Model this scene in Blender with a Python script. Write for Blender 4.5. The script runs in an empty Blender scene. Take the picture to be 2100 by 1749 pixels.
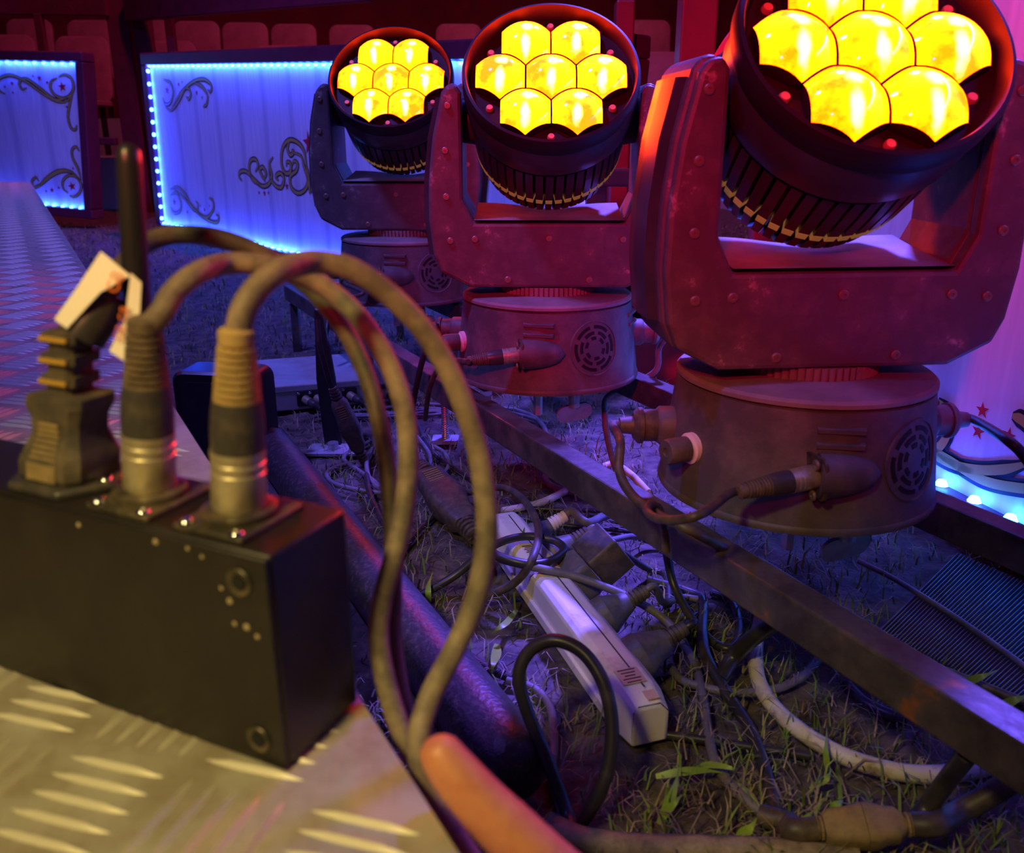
import bpy, bmesh, math, random
import numpy as np
from mathutils import Vector, Matrix, Quaternion

random.seed(7)
rng = np.random.default_rng(11)
PI = math.pi
R = math.radians
scn = bpy.context.scene
col = scn.collection

# ------------------------------------------------------------------ camera
PITCH = R(18.5)
CAM = Vector((0.0, 0.0, 0.45))
FPX = 1800.0
cd = bpy.data.cameras.new('camera')
cam = bpy.data.objects.new('camera', cd)
col.objects.link(cam)
cam.location = CAM
cam.rotation_euler = (PI / 2 - PITCH, 0, 0)
cd.sensor_fit = 'HORIZONTAL'
cd.sensor_width = 36.0
cd.lens = 36.0 * FPX / 2100.0
cd.clip_start = 0.01
cd.clip_end = 60
cd.dof.use_dof = True
cd.dof.focus_distance = 1.05
cd.dof.aperture_fstop = 11.0
scn.camera = cam

# ------------------------------------------------------------------ colour management and world
vs = scn.view_settings
vs.view_transform = 'Standard'
vs.look = 'None'
vs.gamma = 1.0
vs.use_curve_mapping = False
vs.exposure = 0.0
scn.cycles.use_denoising = True
scn.cycles.max_bounces = 6
scn.cycles.sample_clamp_indirect = 4.0

w = bpy.data.worlds.new('night_tent')
scn.world = w
w.use_nodes = True
w.node_tree.nodes['Background'].inputs[0].default_value = (0.30, 0.13, 0.42, 1)
w.node_tree.nodes['Background'].inputs[1].default_value = 0.055


def spot(name, loc, target, color, power, size=60, radius=0.1, blend=0.6):
    l = bpy.data.lights.new(name, 'SPOT')
    l.color = color
    l.energy = power
    l.spot_size = R(size)
    l.spot_blend = blend
    l.shadow_soft_size = radius
    o = bpy.data.objects.new(name, l)
    col.objects.link(o)
    o.location = loc
    o.rotation_euler = (Vector(target) - Vector(loc)).to_track_quat('-Z', 'Y').to_euler()
    return o


# warm work lamp held above and behind the flight box, blue rig wash high up, added red, magenta and violet fills
spot('warm_work_lamp', (-0.34, -0.22, 0.95), (-0.16, 0.28, 0.25), (1.0, 0.76, 0.26), 28, 48, 0.05, 0.9)
spot('red_rig_wash', (-0.6, -1.5, 1.45), (0.22, 1.15, 0.50), (1.0, 0.010, 0.06), 230, 23, 0.08, 0.7)  # added spot, stands in for the red glare and haze over the yokes
spot('magenta_house_wash', (-0.2, 4.0, 4.6), (-0.6, 6.4, 0.9), (1.0, 0.10, 0.26), 330, 100, 0.15)  # added spot to brighten the dark seats and posts, no known fixture
spot('violet_rig_wash', (1.4, 3.4, 4.2), (0.60, 0.98, 0.0), (0.14, 0.09, 1.0), 5400, 20, 0.2, 0.4)  # added spot that puts more blue-violet on the ground and rails
spot('blue_rig_wash', (-1.9, 0.4, 4.3), (-0.5, 2.9, 0.3), (0.18, 0.14, 1.0), 800, 64, 0.2)

# ------------------------------------------------------------------ geometry helpers
CF = Vector((0, math.cos(PITCH), -math.sin(PITCH)))
CU = Vector((0, math.sin(PITCH), math.cos(PITCH)))
CR = Vector((1, 0, 0))


def ray(px, py):
    return CF + CR * ((px - 1050.0) / FPX) + CU * ((874.5 - py) / FPX)


def at(px, py, z=0.0):
    r = ray(px, py)
    return CAM + r * ((z - CAM.z) / r.z)


def dp(px, py, d):
    return CAM + ray(px, py) * d


def onplane(px, py, p0, n):
    r = ray(px, py)
    return CAM + r * ((p0 - CAM).dot(n) / r.dot(n))


def smooth(pts, k=6):
    pts = [Vector(p) for p in pts]
    if len(pts) < 3:
        return pts
    P = [pts[0] * 2 - pts[1]] + pts + [pts[-1] * 2 - pts[-2]]
    out = []
    for i in range(1, len(P) - 2):
        a, b, c, d = P[i - 1], P[i], P[i + 1], P[i + 2]
        for j in range(k):
            t = j / k
            out.append(0.5 * ((2 * b) + (c - a) * t + (2 * a - 5 * b + 4 * c - d) * t * t + (3 * b - a - 3 * c + d) * t ** 3))
    out.append(pts[-1])
    return out


def axis_matrix(loc, axis, up=(0, 0, 1)):
    """matrix that carries local +Z onto axis, local +Y near up"""
    z = Vector(axis).normalized()
    u = Vector(up)
    x = u.cross(z)
    if x.length < 1e-4:
        x = Vector((1, 0, 0))
    x.normalize()
    y = z.cross(x)
    m = Matrix((x, y, z)).transposed().to_4x4()
    m.translation = Vector(loc)
    return m


class MB:
    def __init__(self):
        self.v, self.f = [], []

    def add(self, vs, fs, M=None):
        o = len(self.v)
        for p in vs:
            p = Vector(p)
            self.v.append(M @ p if M is not None else p)
        self.f += [tuple(i + o for i in f) for f in fs]
        return self

    def box(self, c, s, M=None):
        x, y, z = s[0] / 2, s[1] / 2, s[2] / 2
        c = Vector(c)
        vs = [c + Vector((i * x, j * y, k * z)) for k in (-1, 1) for j in (-1, 1) for i in (-1, 1)]
        return self.add(vs, [(0, 2, 3, 1), (4, 5, 7, 6), (0, 1, 5, 4), (2, 6, 7, 3), (0, 4, 6, 2), (1, 3, 7, 5)], M)

    def lathe(self, prof, n=32, M=None, closed=False, a0=0.0, a1=2 * PI):
        full = abs(a1 - a0 - 2 * PI) < 1e-6
        m = n if full else n + 1
        vs = []
        for (r, z) in prof:
            for i in range(m):
                a = a0 + (a1 - a0) * i / n
                vs.append((r * math.cos(a), r * math.sin(a), z))
        fs = []
        L = len(prof)
        for k in range(L - 1 + (1 if closed else 0)):
            k2 = (k + 1) % L
            for i in range(n):
                j = (i + 1) % m if full else i + 1
                fs.append((k * m + i, k * m + j, k2 * m + j, k2 * m + i))
        if not closed and full:
            if prof[0][0] > 1e-6:
                fs.append(tuple(reversed(range(m))))
            if prof[-1][0] > 1e-6:
                fs.append(tuple((L - 1) * m + i for i in range(m)))
        return self.add(vs, fs, M)

    def tube(self, pts, r, n=8, M=None, cap=True):
        pts = [Vector(p) for p in pts]
        rs = r if isinstance(r, (list, tuple)) else [r] * len(pts)
        t0 = (pts[1] - pts[0]).normalized()
        nrm = t0.orthogonal().normalized()
        vs, fs = [], []
        prev = t0
        for k, p in enumerate(pts):
            a = pts[max(k - 1, 0)]
            b = pts[min(k + 1, len(pts) - 1)]
            t = (b - a)
            t = t.normalized() if t.length > 1e-9 else prev
            nrm = prev.rotation_difference(t) @ nrm
            nrm = (nrm - t * nrm.dot(t)).normalized()
            bn = t.cross(nrm)
            for i in range(n):
                an = 2 * PI * i / n
                vs.append(p + (nrm * math.cos(an) + bn * math.sin(an)) * rs[k])
            prev = t
        for k in range(len(pts) - 1):
            for i in range(n):
                j = (i + 1) % n
                fs.append((k * n + i, k * n + j, (k + 1) * n + j, (k + 1) * n + i))
        if cap:
            fs.append(tuple(reversed(range(n))))
            fs.append(tuple((len(pts) - 1) * n + i for i in range(n)))
        return self.add(vs, fs, M)

    def prism(self, poly, z0, z1, M=None):
        n = len(poly)
        vs = [(p[0], p[1], z0) for p in poly] + [(p[0], p[1], z1) for p in poly]
        fs = [tuple(reversed(range(n))), tuple(range(n, 2 * n))]
        fs += [(i, (i + 1) % n, n + (i + 1) % n, n + i) for i in range(n)]
        return self.add(vs, fs, M)

    def loft(self, rings, M=None, caps=True):
        n = len(rings[0])
        vs = [p for r_ in rings for p in r_]
        fs = []
        for k in range(len(rings) - 1):
            for i in range(n):
                j = (i + 1) % n
                fs.append((k * n + i, k * n + j, (k + 1) * n + j, (k + 1) * n + i))
        if caps:
            fs.append(tuple(reversed(range(n))))
            fs.append(tuple((len(rings) - 1) * n + i for i in range(n)))
        return self.add(vs, fs, M)

    def mesh(self, name, mat, smooth_angle=35):
        me = bpy.data.meshes.new(name)
        me.from_pydata([tuple(p) for p in self.v], [], self.f)
        me.validate()
        if 4 < len(self.f) < 6000:
            bm = bmesh.new()
            bm.from_mesh(me)
            bmesh.ops.recalc_face_normals(bm, faces=bm.faces)
            bm.to_mesh(me)
            bm.free()
        me.materials.append(mat)
        if smooth_angle:
            me.shade_smooth()
            me.set_sharp_from_angle(angle=R(smooth_angle))
        me.update()
        return me

    def build(self, name, mat, parent=None, loc=(0, 0, 0), sm=35, bevel=0, rot=None):
        return link(name, self.mesh(name, mat, sm), parent, loc, bevel, rot)


def link(name, me, parent=None, loc=(0, 0, 0), bevel=0, rot=None):
    o = bpy.data.objects.new(name, me)
    col.objects.link(o)
    o.parent = parent
    o.location = loc
    if rot is not None:
        o.rotation_euler = rot
    if bevel:
        b = o.modifiers.new('bevel', 'BEVEL')
        b.width = bevel
        b.segments = 2
        b.limit_method = 'ANGLE'
        b.angle_limit = R(40)
    return o


def tag(o, label, cat=None, group=None, kind=None):
    if label:
        o['label'] = label
    if cat:
        o['category'] = cat
    if group:
        o['group'] = group
    if kind:
        o['kind'] = kind
    return o


def thing(name, label, cat, loc=(0, 0, 0), rz=0.0, group=None, kind=None):
    o = bpy.data.objects.new(name, None)
    o.empty_display_size = 0.05
    col.objects.link(o)
    o.location = loc
    o.rotation_euler = (0, 0, rz)
    return tag(o, label, cat, group, kind)


def rrect(wd, hg, r, n=5):
    pts = []
    for cx, cy, a0 in ((wd / 2 - r, hg / 2 - r, 0), (-wd / 2 + r, hg / 2 - r, PI / 2), (-wd / 2 + r, -hg / 2 + r, PI), (wd / 2 - r, -hg / 2 + r, 1.5 * PI)):
        for i in range(n + 1):
            a = a0 + PI / 2 * i / n
            pts.append((cx + r * math.cos(a), cy + r * math.sin(a)))
    return pts


# ------------------------------------------------------------------ materials
def mat(name, c, rough=0.5, metal=0.0, c2=None, scale=20, lo=0.4, hi=0.7, bump=0.0, bscale=None, detail=6, emit=None, spec=0.5, c3=None, sub=0.0):
    m = bpy.data.materials.new(name)
    m.use_nodes = True
    nt = m.node_tree
    b = nt.nodes['Principled BSDF']
    b.inputs['Base Color'].default_value = (*c, 1)
    b.inputs['Roughness'].default_value = rough
    b.inputs['Metallic'].default_value = metal
    b.inputs['Specular IOR Level'].default_value = spec
    if sub:
        b.inputs['Subsurface Weight'].default_value = sub
        b.inputs['Subsurface Radius'].default_value = (0.012, 0.004, 0.002)
        b.inputs['Subsurface Scale'].default_value = 0.4
    if c2 is not None or bump:
        tc = nt.nodes.new('ShaderNodeTexCoord')
        nz = nt.nodes.new('ShaderNodeTexNoise')
        nz.inputs['Scale'].default_value = scale
        nz.inputs['Detail'].default_value = detail
        nz.inputs['Roughness'].default_value = 0.65
        nt.links.new(tc.outputs['Object'], nz.inputs['Vector'])
    if c2 is not None:
        rp = nt.nodes.new('ShaderNodeValToRGB')
        rp.color_ramp.elements[0].position = lo
        rp.color_ramp.elements[1].position = hi
        rp.color_ramp.elements[0].color = (*c, 1)
        rp.color_ramp.elements[1].color = (*c2, 1)
        if c3 is not None:
            e = rp.color_ramp.elements.new(min(hi + 0.08, 1))
            e.color = (*c3, 1)
        nt.links.new(nz.outputs['Fac'], rp.inputs['Fac'])
        nt.links.new(rp.outputs['Color'], b.inputs['Base Color'])
    if bump:
        bn = nt.nodes.new('ShaderNodeBump')
        bn.inputs['Strength'].default_value = bump
        bn.inputs['Distance'].default_value = 0.003
        src = nz
        if bscale:
            src = nt.nodes.new('ShaderNodeTexNoise')
            src.inputs['Scale'].default_value = bscale
            src.inputs['Detail'].default_value = 5
            nt.links.new(tc.outputs['Object'], src.inputs['Vector'])
        nt.links.new(src.outputs['Fac'], bn.inputs['Height'])
        nt.links.new(bn.outputs['Normal'], b.inputs['Normal'])
    if emit:
        b.inputs['Emission Color'].default_value = (*emit[:3], 1)
        b.inputs['Emission Strength'].default_value = emit[3]
    return m


M = {}
M['lamp_plastic'] = mat('dusty black plastic', (0.085, 0.075, 0.072), 0.55, 0, (0.21, 0.17, 0.15), 26, 0.42, 0.8, 0.08, 300)
M['yoke_plastic'] = mat('black yoke plastic with dust marks', (0.095, 0.08, 0.08), 0.5, 0, (0.14, 0.12, 0.11), 40, 0.45, 0.63, 0.06, 400, c3=(0.40, 0.35, 0.31))
M['head_plastic'] = mat('black head housing', (0.035, 0.03, 0.03), 0.32, 0, (0.06, 0.05, 0.05), 30)
M['lid_plastic'] = mat('dust covered lid', (0.17, 0.14, 0.125), 0.65, 0, (0.33, 0.28, 0.25), 14, 0.35, 0.7, 0.05, 300)
M['dark_gap'] = mat('dark gap', (0.008, 0.007, 0.007), 0.8)
M['bezel'] = mat('black bezel', (0.02, 0.012, 0.014), 0.5, spec=0.2)
M['screw'] = mat('dusty screw', (0.30, 0.25, 0.17), 0.45, 0.6)
M['chrome'] = mat('chrome screw', (0.8, 0.8, 0.82), 0.12, 1.0)
M['tan_vent'] = mat('tan vent lit from inside', (0.42, 0.29, 0.10), 0.5, emit=(0.25, 0.12, 0.035, 0.45))  # weak emission stands in for lamp light leaking through the vents
M['tan_knob'] = mat('tan plastic post', (0.55, 0.33, 0.18), 0.5)
M['white_ring'] = mat('white nylon ring', (0.75, 0.68, 0.6), 0.5)
M['steel'] = mat('zinc steel', (0.62, 0.62, 0.66), 0.35, 0.8, (0.4, 0.4, 0.42), 60)
M['rail'] = mat('black painted steel with rust', (0.055, 0.046, 0.044), 0.40, 0.2, (0.13, 0.11, 0.095), 22, 0.40, 0.61, 0.15, 120, c3=(0.36, 0.13, 0.035))
M['black_metal'] = mat('black coated metal', (0.02, 0.02, 0.022), 0.45, 0, (0.035, 0.032, 0.03), 40, 0.5, 0.8, 0.05, 500)
M['box_black'] = mat('matt black box', (0.014, 0.011, 0.010), 0.36, 0, (0.028, 0.022, 0.018), 60, 0.45, 0.85, 0.06, 900)
M['dust_speck'] = mat('pale dust', (0.42, 0.33, 0.2), 0.9)
M['flange'] = mat('black flange with worn dust', (0.05, 0.042, 0.032), 0.45, 0.3, (0.18, 0.14, 0.08), 90)
M['nickel'] = mat('nickel shell', (0.76, 0.68, 0.46), 0.36, 0.75, (0.52, 0.42, 0.22), 120, 0.4, 0.75)
M['sleeve'] = mat('black connector sleeve', (0.05, 0.045, 0.043), 0.36, 0, (0.14, 0.11, 0.08), 110, 0.5, 0.85)
M['boot_brown'] = mat('dusty rubber boot', (0.10, 0.075, 0.05), 0.6, 0, (0.22, 0.16, 0.09), 150, 0.4, 0.75)
M['boot_yellow'] = mat('yellow ochre boot', (0.42, 0.30, 0.11), 0.6, 0, (0.24, 0.17, 0.08), 150, 0.45, 0.85)
M['cable_dusty'] = mat('dust coated black rubber cable', (0.13, 0.10, 0.072), 0.62, 0, (0.34, 0.26, 0.17), 70, 0.38, 0.68, 0.05, 600)
M['cable_dusty2'] = mat('lightly dusted rubber cable', (0.055, 0.045, 0.035), 0.5, 0, (0.17, 0.12, 0.07), 60, 0.42, 0.75)
M['cable_black'] = mat('black rubber cable', (0.028, 0.026, 0.028), 0.38, 0, (0.08, 0.07, 0.065), 45, 0.5, 0.8)
M['cable_grey'] = mat('grey dusty cable', (0.12, 0.11, 0.12), 0.5, 0, (0.22, 0.20, 0.19), 45, 0.4, 0.75)
M['cable_white'] = mat('dirty white cable', (0.62, 0.58, 0.52), 0.5, 0, (0.22, 0.15, 0.10), 28, 0.5, 0.68)
M['plug_black'] = mat('dusty moulded plug', (0.06, 0.05, 0.042), 0.55, 0, (0.18, 0.13, 0.075), 90, 0.42, 0.8)
M['plug_tan'] = mat('tan dust on plug grip', (0.30, 0.21, 0.09), 0.7, 0, (0.18, 0.13, 0.07), 120)
M['plug_orange'] = mat('orange ochre strain band', (0.42, 0.25, 0.04), 0.6)
M['plug_grey'] = mat('grey moulded plug', (0.11, 0.105, 0.10), 0.5, 0, (0.22, 0.2, 0.18), 60)
M['antenna'] = mat('black antenna rubber', (0.018, 0.018, 0.019), 0.33)
M['tape_white'] = mat('white tape', (0.80, 0.76, 0.66), 0.6)
M['tape_orange'] = mat('orange print', (0.85, 0.20, 0.03), 0.6)
M['strip_white'] = mat('grubby white plastic', (0.84, 0.80, 0.74), 0.42, 0, (0.40, 0.32, 0.26), 26, 0.52, 0.78)
M['seam'] = mat('dark seam', (0.07, 0.05, 0.05), 0.8)
M['grey_metal'] = mat('scratched grey metal', (0.50, 0.50, 0.52), 0.45, 0.25, (0.36, 0.35, 0.36), 22)
M['pipe'] = mat('black padded tube', (0.03, 0.028, 0.03), 0.4, 0, (0.10, 0.08, 0.075), 160, 0.5, 0.75, 0.3, 250)
M['mat_rubber'] = mat('ribbed rubber mat', (0.09, 0.08, 0.085), 0.5, 0, (0.16, 0.13, 0.12), 30)
M['red_paint'] = mat('dark red painted steel', (0.36, 0.018, 0.022), 0.4, 0, (0.25, 0.012, 0.018), 12)
M['purple_paint'] = mat('deep plum painted steel', (0.17, 0.02, 0.05), 0.45, 0, (0.11, 0.014, 0.035), 14)
M['seat'] = mat('faded plum seat plastic', (0.40, 0.16, 0.20), 0.55, 0, (0.30, 0.11, 0.15), 12)
M['step'] = mat('grey bleacher step', (0.30, 0.32, 0.33), 0.7)
M['tent'] = mat('dark red tent cloth', (0.16, 0.012, 0.02), 0.85, 0, (0.09, 0.006, 0.012), 3)
M['gold'] = mat('gold vinyl', (0.52, 0.36, 0.07), 0.45)
M['vinyl_black'] = mat('black vinyl outline', (0.012, 0.01, 0.02), 0.5)
M['star_red'] = mat('red vinyl star', (0.55, 0.008, 0.02), 0.5)
M['led'] = mat('blue led', (0.1, 0.3, 1.0), 0.3, emit=(0.05, 0.42, 1.0, 22))
M['skin'] = mat('skin', (0.62, 0.25, 0.13), 0.45, 0, (0.52, 0.17, 0.09), 140, 0.4, 0.75, 0.12, 500, sub=0.3)
M['nail'] = mat('fingernail', (0.78, 0.48, 0.38), 0.25)
M['strap_red'] = mat('red webbing strap', (0.75, 0.02, 0.04), 0.6)  # the red-lit look of a post is put into this colour
M['blade_green'] = mat('green grass', (0.10, 0.19, 0.03), 0.5, 0, (0.21, 0.27, 0.06), 30, 0.35, 0.65, spec=0.3)
M['blade_dry'] = mat('dry straw', (0.16, 0.12, 0.07), 0.6, 0, (0.36, 0.28, 0.17), 40, 0.35, 0.65, spec=0.3)
M['broad_green'] = mat('broad fresh blade', (0.18, 0.33, 0.03), 0.42, 0, (0.30, 0.42, 0.05), 40)
M['sticker'] = mat('pale brown label', (0.62, 0.44, 0.36), 0.5)
M['ink'] = mat('dark ink', (0.10, 0.03, 0.02), 0.7)


def lens_material():
    m = bpy.data.materials.new('glowing amber lens')
    m.use_nodes = True
    nt = m.node_tree
    N, L = nt.nodes, nt.links
    b = N['Principled BSDF']
    b.inputs['Base Color'].default_value = (0.5, 0.2, 0.02, 1)
    b.inputs['Roughness'].default_value = 0.08
    tc = N.new('ShaderNodeTexCoord')
    oi = N.new('ShaderNodeObjectInfo')
    off = N.new('ShaderNodeVectorMath'); off.operation = 'SCALE'
    cmb = N.new('ShaderNodeCombineXYZ')
    for k in range(3):
        L.new(oi.outputs['Random'], cmb.inputs[k])
    L.new(cmb.outputs[0], off.inputs[0]); off.inputs['Scale'].default_value = 9.0
    addv = N.new('ShaderNodeVectorMath'); addv.operation = 'ADD'
    L.new(tc.outputs['Object'], addv.inputs[0]); L.new(off.outputs[0], addv.inputs[1])
    nz = N.new('ShaderNodeTexNoise'); nz.inputs['Scale'].default_value = 24; nz.inputs['Detail'].default_value = 7
    nz.inputs['Roughness'].default_value = 0.62
    L.new(addv.outputs[0], nz.inputs['Vector'])
    rp = N.new('ShaderNodeValToRGB')
    cr = rp.color_ramp
    cr.elements[0].position = 0.40; cr.elements[0].color = (1.8, 0.026, 0.0, 1)
    cr.elements[1].position = 0.52; cr.elements[1].color = (2.2, 0.062, 0.0, 1)
    e = cr.elements.new(0.80); e.color = (2.4, 0.10, 0.0, 1)
    L.new(nz.outputs['Fac'], rp.inputs['Fac'])

    # two bright cores: a spot above the middle and a streak below it (the LED chip and its mirror image in the dome)
    def core(cx, cz, sx, sz, edge):
        mp = N.new('ShaderNodeMapping'); mp.vector_type = 'POINT'
        mp.inputs['Location'].default_value = (-cx / sx, 0, -cz / sz)
        mp.inputs['Scale'].default_value = (1 / sx, 0.0, 1 / sz)
        L.new(tc.outputs['Object'], mp.inputs['Vector'])
        wob = N.new('ShaderNodeMixRGB'); wob.blend_type = 'LINEAR_LIGHT'; wob.inputs['Fac'].default_value = 0.5
        nz2 = N.new('ShaderNodeTexNoise'); nz2.inputs['Scale'].default_value = 70
        L.new(addv.outputs[0], nz2.inputs['Vector'])
        L.new(mp.outputs[0], wob.inputs[1]); L.new(nz2.outputs['Color'], wob.inputs[2])
        ln = N.new('ShaderNodeVectorMath'); ln.operation = 'LENGTH'
        L.new(wob.outputs[0], ln.inputs[0])
        mr = N.new('ShaderNodeMapRange'); mr.interpolation_type = 'SMOOTHERSTEP'
        mr.inputs['From Min'].default_value = 0.35; mr.inputs['From Max'].default_value = edge
        mr.inputs['To Min'].default_value = 1; mr.inputs['To Max'].default_value = 0
        L.new(ln.outputs['Value'], mr.inputs['Value'])
        return mr.outputs[0]
    c1 = core(0.002, 0.011, 0.0085, 0.0085, 1.15)
    c2 = core(0.0, -0.013, 0.0065, 0.015, 1.15)
    mx = N.new('ShaderNodeMath'); mx.operation = 'MAXIMUM'
    L.new(c1, mx.inputs[0]); L.new(c2, mx.inputs[1])
    mix = N.new('ShaderNodeMixRGB')
    L.new(mx.outputs[0], mix.inputs['Fac'])
    L.new(rp.outputs[0], mix.inputs[1])
    mix.inputs[2].default_value = (2.6, 0.19, 0.045, 1)
    L.new(mix.outputs[0], b.inputs['Emission Color'])
    b.inputs['Emission Strength'].default_value = 22.0
    return m


M['lens'] = lens_material()


def panel_material():
    m = bpy.data.materials.new('white ribbed plastic panel')
    m.use_nodes = True
    nt = m.node_tree
    N, L = nt.nodes, nt.links
    b = N['Principled BSDF']
    b.inputs['Roughness'].default_value = 0.55
    uv = N.new('ShaderNodeUVMap'); uv.uv_map = 'UVMap'
    wv = N.new('ShaderNodeTexWave'); wv.bands_direction = 'X'
    wv.inputs['Scale'].default_value = 1.6
    wv.inputs['Distortion'].default_value = 0.4
    L.new(uv.outputs[0], wv.inputs['Vector'])
    nz = N.new('ShaderNodeTexNoise'); nz.inputs['Scale'].default_value = 6
    mp = N.new('ShaderNodeMapping'); mp.inputs['Scale'].default_value = (14, 1, 1)
    L.new(uv.outputs[0], mp.inputs['Vector']); L.new(mp.outputs[0], nz.inputs['Vector'])
    ad = N.new('ShaderNodeMath'); ad.operation = 'ADD'
    pw = N.new('ShaderNodeMath'); pw.operation = 'POWER'; pw.inputs[1].default_value = 12
    L.new(wv.outputs['Fac'], pw.inputs[0])
    ml = N.new('ShaderNodeMath'); ml.operation = 'MULTIPLY'; ml.inputs[1].default_value = 0.6
    L.new(pw.outputs[0], ml.inputs[0])
    L.new(ml.outputs[0], ad.inputs[0]); L.new(nz.outputs['Fac'], ad.inputs[1])
    rp = N.new('ShaderNodeValToRGB')
    rp.color_ramp.elements[0].position = 0.3; rp.color_ramp.elements[0].color = (0.84, 0.82, 0.84, 1)
    rp.color_ramp.elements[1].position = 1.1 if False else 1.0; rp.color_ramp.elements[1].color = (0.60, 0.58, 0.66, 1)
    L.new(ad.outputs[0], rp.inputs[0])
    L.new(rp.outputs[0], b.inputs['Base Color'])
    return m


M['panel'] = panel_material()


def plate_material():
    m = mat('worn aluminium checker plate', (0.46, 0.43, 0.36), 0.48, 0.25, (0.25, 0.19, 0.12), 24, 0.42, 0.75, 0.06, 400)
    return m


M['plate'] = plate_material()
M['plate_bar'] = mat('worn aluminium tread bar', (0.58, 0.54, 0.44), 0.5, 0.2, (0.45, 0.38, 0.26), 60, 0.5, 0.8)  # lighter than the plate, so the colour carries the bars' highlights

# ------------------------------------------------------------------ the ground
def soil_material():
    m = mat('trampled soil and dead grass', (0.035, 0.026, 0.022), 0.9, 0, (0.14, 0.11, 0.08), 34, 0.38, 0.66, 1.0, 90, c3=(0.24, 0.20, 0.13))
    return m


def ground():
    xs = np.concatenate([np.linspace(-9, -1.4, 12), np.linspace(-1.3, 1.5, 90), np.linspace(1.7, 9, 12)])
    ys = np.concatenate([np.linspace(-2, 0.2, 6), np.linspace(0.25, 2.5, 80), np.linspace(2.6, 12, 20)])
    X, Y = np.meshgrid(xs, ys)
    Z = 0.004 * np.sin(X * 17 + 1.2) * np.sin(Y * 13) + 0.003 * np.sin(X * 41 + Y * 37) - 0.005
    vs = np.stack([X, Y, Z], -1).reshape(-1, 3).tolist()
    nx, ny = len(xs), len(ys)
    fs = [(j * nx + i, j * nx + i + 1, (j + 1) * nx + i + 1, (j + 1) * nx + i) for j in range(ny - 1) for i in range(nx - 1)]
    b = MB()
    b.v = [Vector(v) for v in vs]
    b.f = fs
    o = b.build('floor', soil_material(), sm=60)
    tag(o, 'trampled muddy ground with dead grass', None, None, 'structure')


ground()

# back of the tent
b = MB()
n = 40
ring = []
for i in range(n + 1):
    a = PI * (0.02 + 0.96 * i / n)
    ring.append((11.0 * math.cos(a), -1.0 + 11.5 * math.sin(a)))
vsx, fsx = [], []
for i, (x, y) in enumerate(ring):
    k = 0.12 * math.sin(i * 2.2)
    vsx += [(x * (1 + k / 11), y + k, -0.2), (x * (1 + k / 11), y + k, 6.0)]
for i in range(n):
    fsx.append((2 * i, 2 * i + 1, 2 * i + 3, 2 * i + 2))
b.add(vsx, fsx)
tag(b.build('wall_back', M['tent'], sm=60), 'dark red tent wall behind the seating', None, None, 'structure')

# ------------------------------------------------------------------ checker plate stage
E0 = Vector((-0.0161, 0.2089, 0.0))
EA = R(119.0)
TZ = 0.2456
stage = thing('checker_plate_stage', 'low stage topped with worn aluminium checker plate under the black box', 'stage', (E0.x, E0.y, 0), EA)
# local x runs along the edge (away from the camera), local y to its left
TW, TX0, TX1 = 1.35, -0.75, 4.42
poly = [(TX0, 0), (TX1 - 0.10, 0), (TX1 - 0.04, 0.02), (TX1, 0.09), (TX1, TW), (TX0, TW)]
MB().prism(poly, TZ - 0.006, TZ).build('deck_plate', M['plate'], stage, sm=30)
MB().prism([(TX0 + 0.01, 0.004), (TX1 - 0.10, 0.004), (TX1 - 0.10, 0.030), (TX0 + 0.01, 0.030)], TZ - 0.05, TZ - 0.006).build('edge_beam', M['steel'], stage, sm=0)
MB().prism([(TX0 + 0.01, TW - 0.03), (TX1 - 0.10, TW - 0.03), (TX1 - 0.10, TW - 0.004), (TX0 + 0.01, TW - 0.004)], TZ - 0.05, TZ - 0.006).build('edge_beam', M['steel'], stage, sm=0)
for lx in (TX0 + 0.05, 1.2, 2.7, TX1 - 0.2):
    for ly in (0.045, TW - 0.045):
        MB().box((lx, ly, (TZ - 0.006) / 2 - 0.004), (0.04, 0.04, TZ + 0.002)).build('leg', M['steel'], stage, sm=0)

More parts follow.
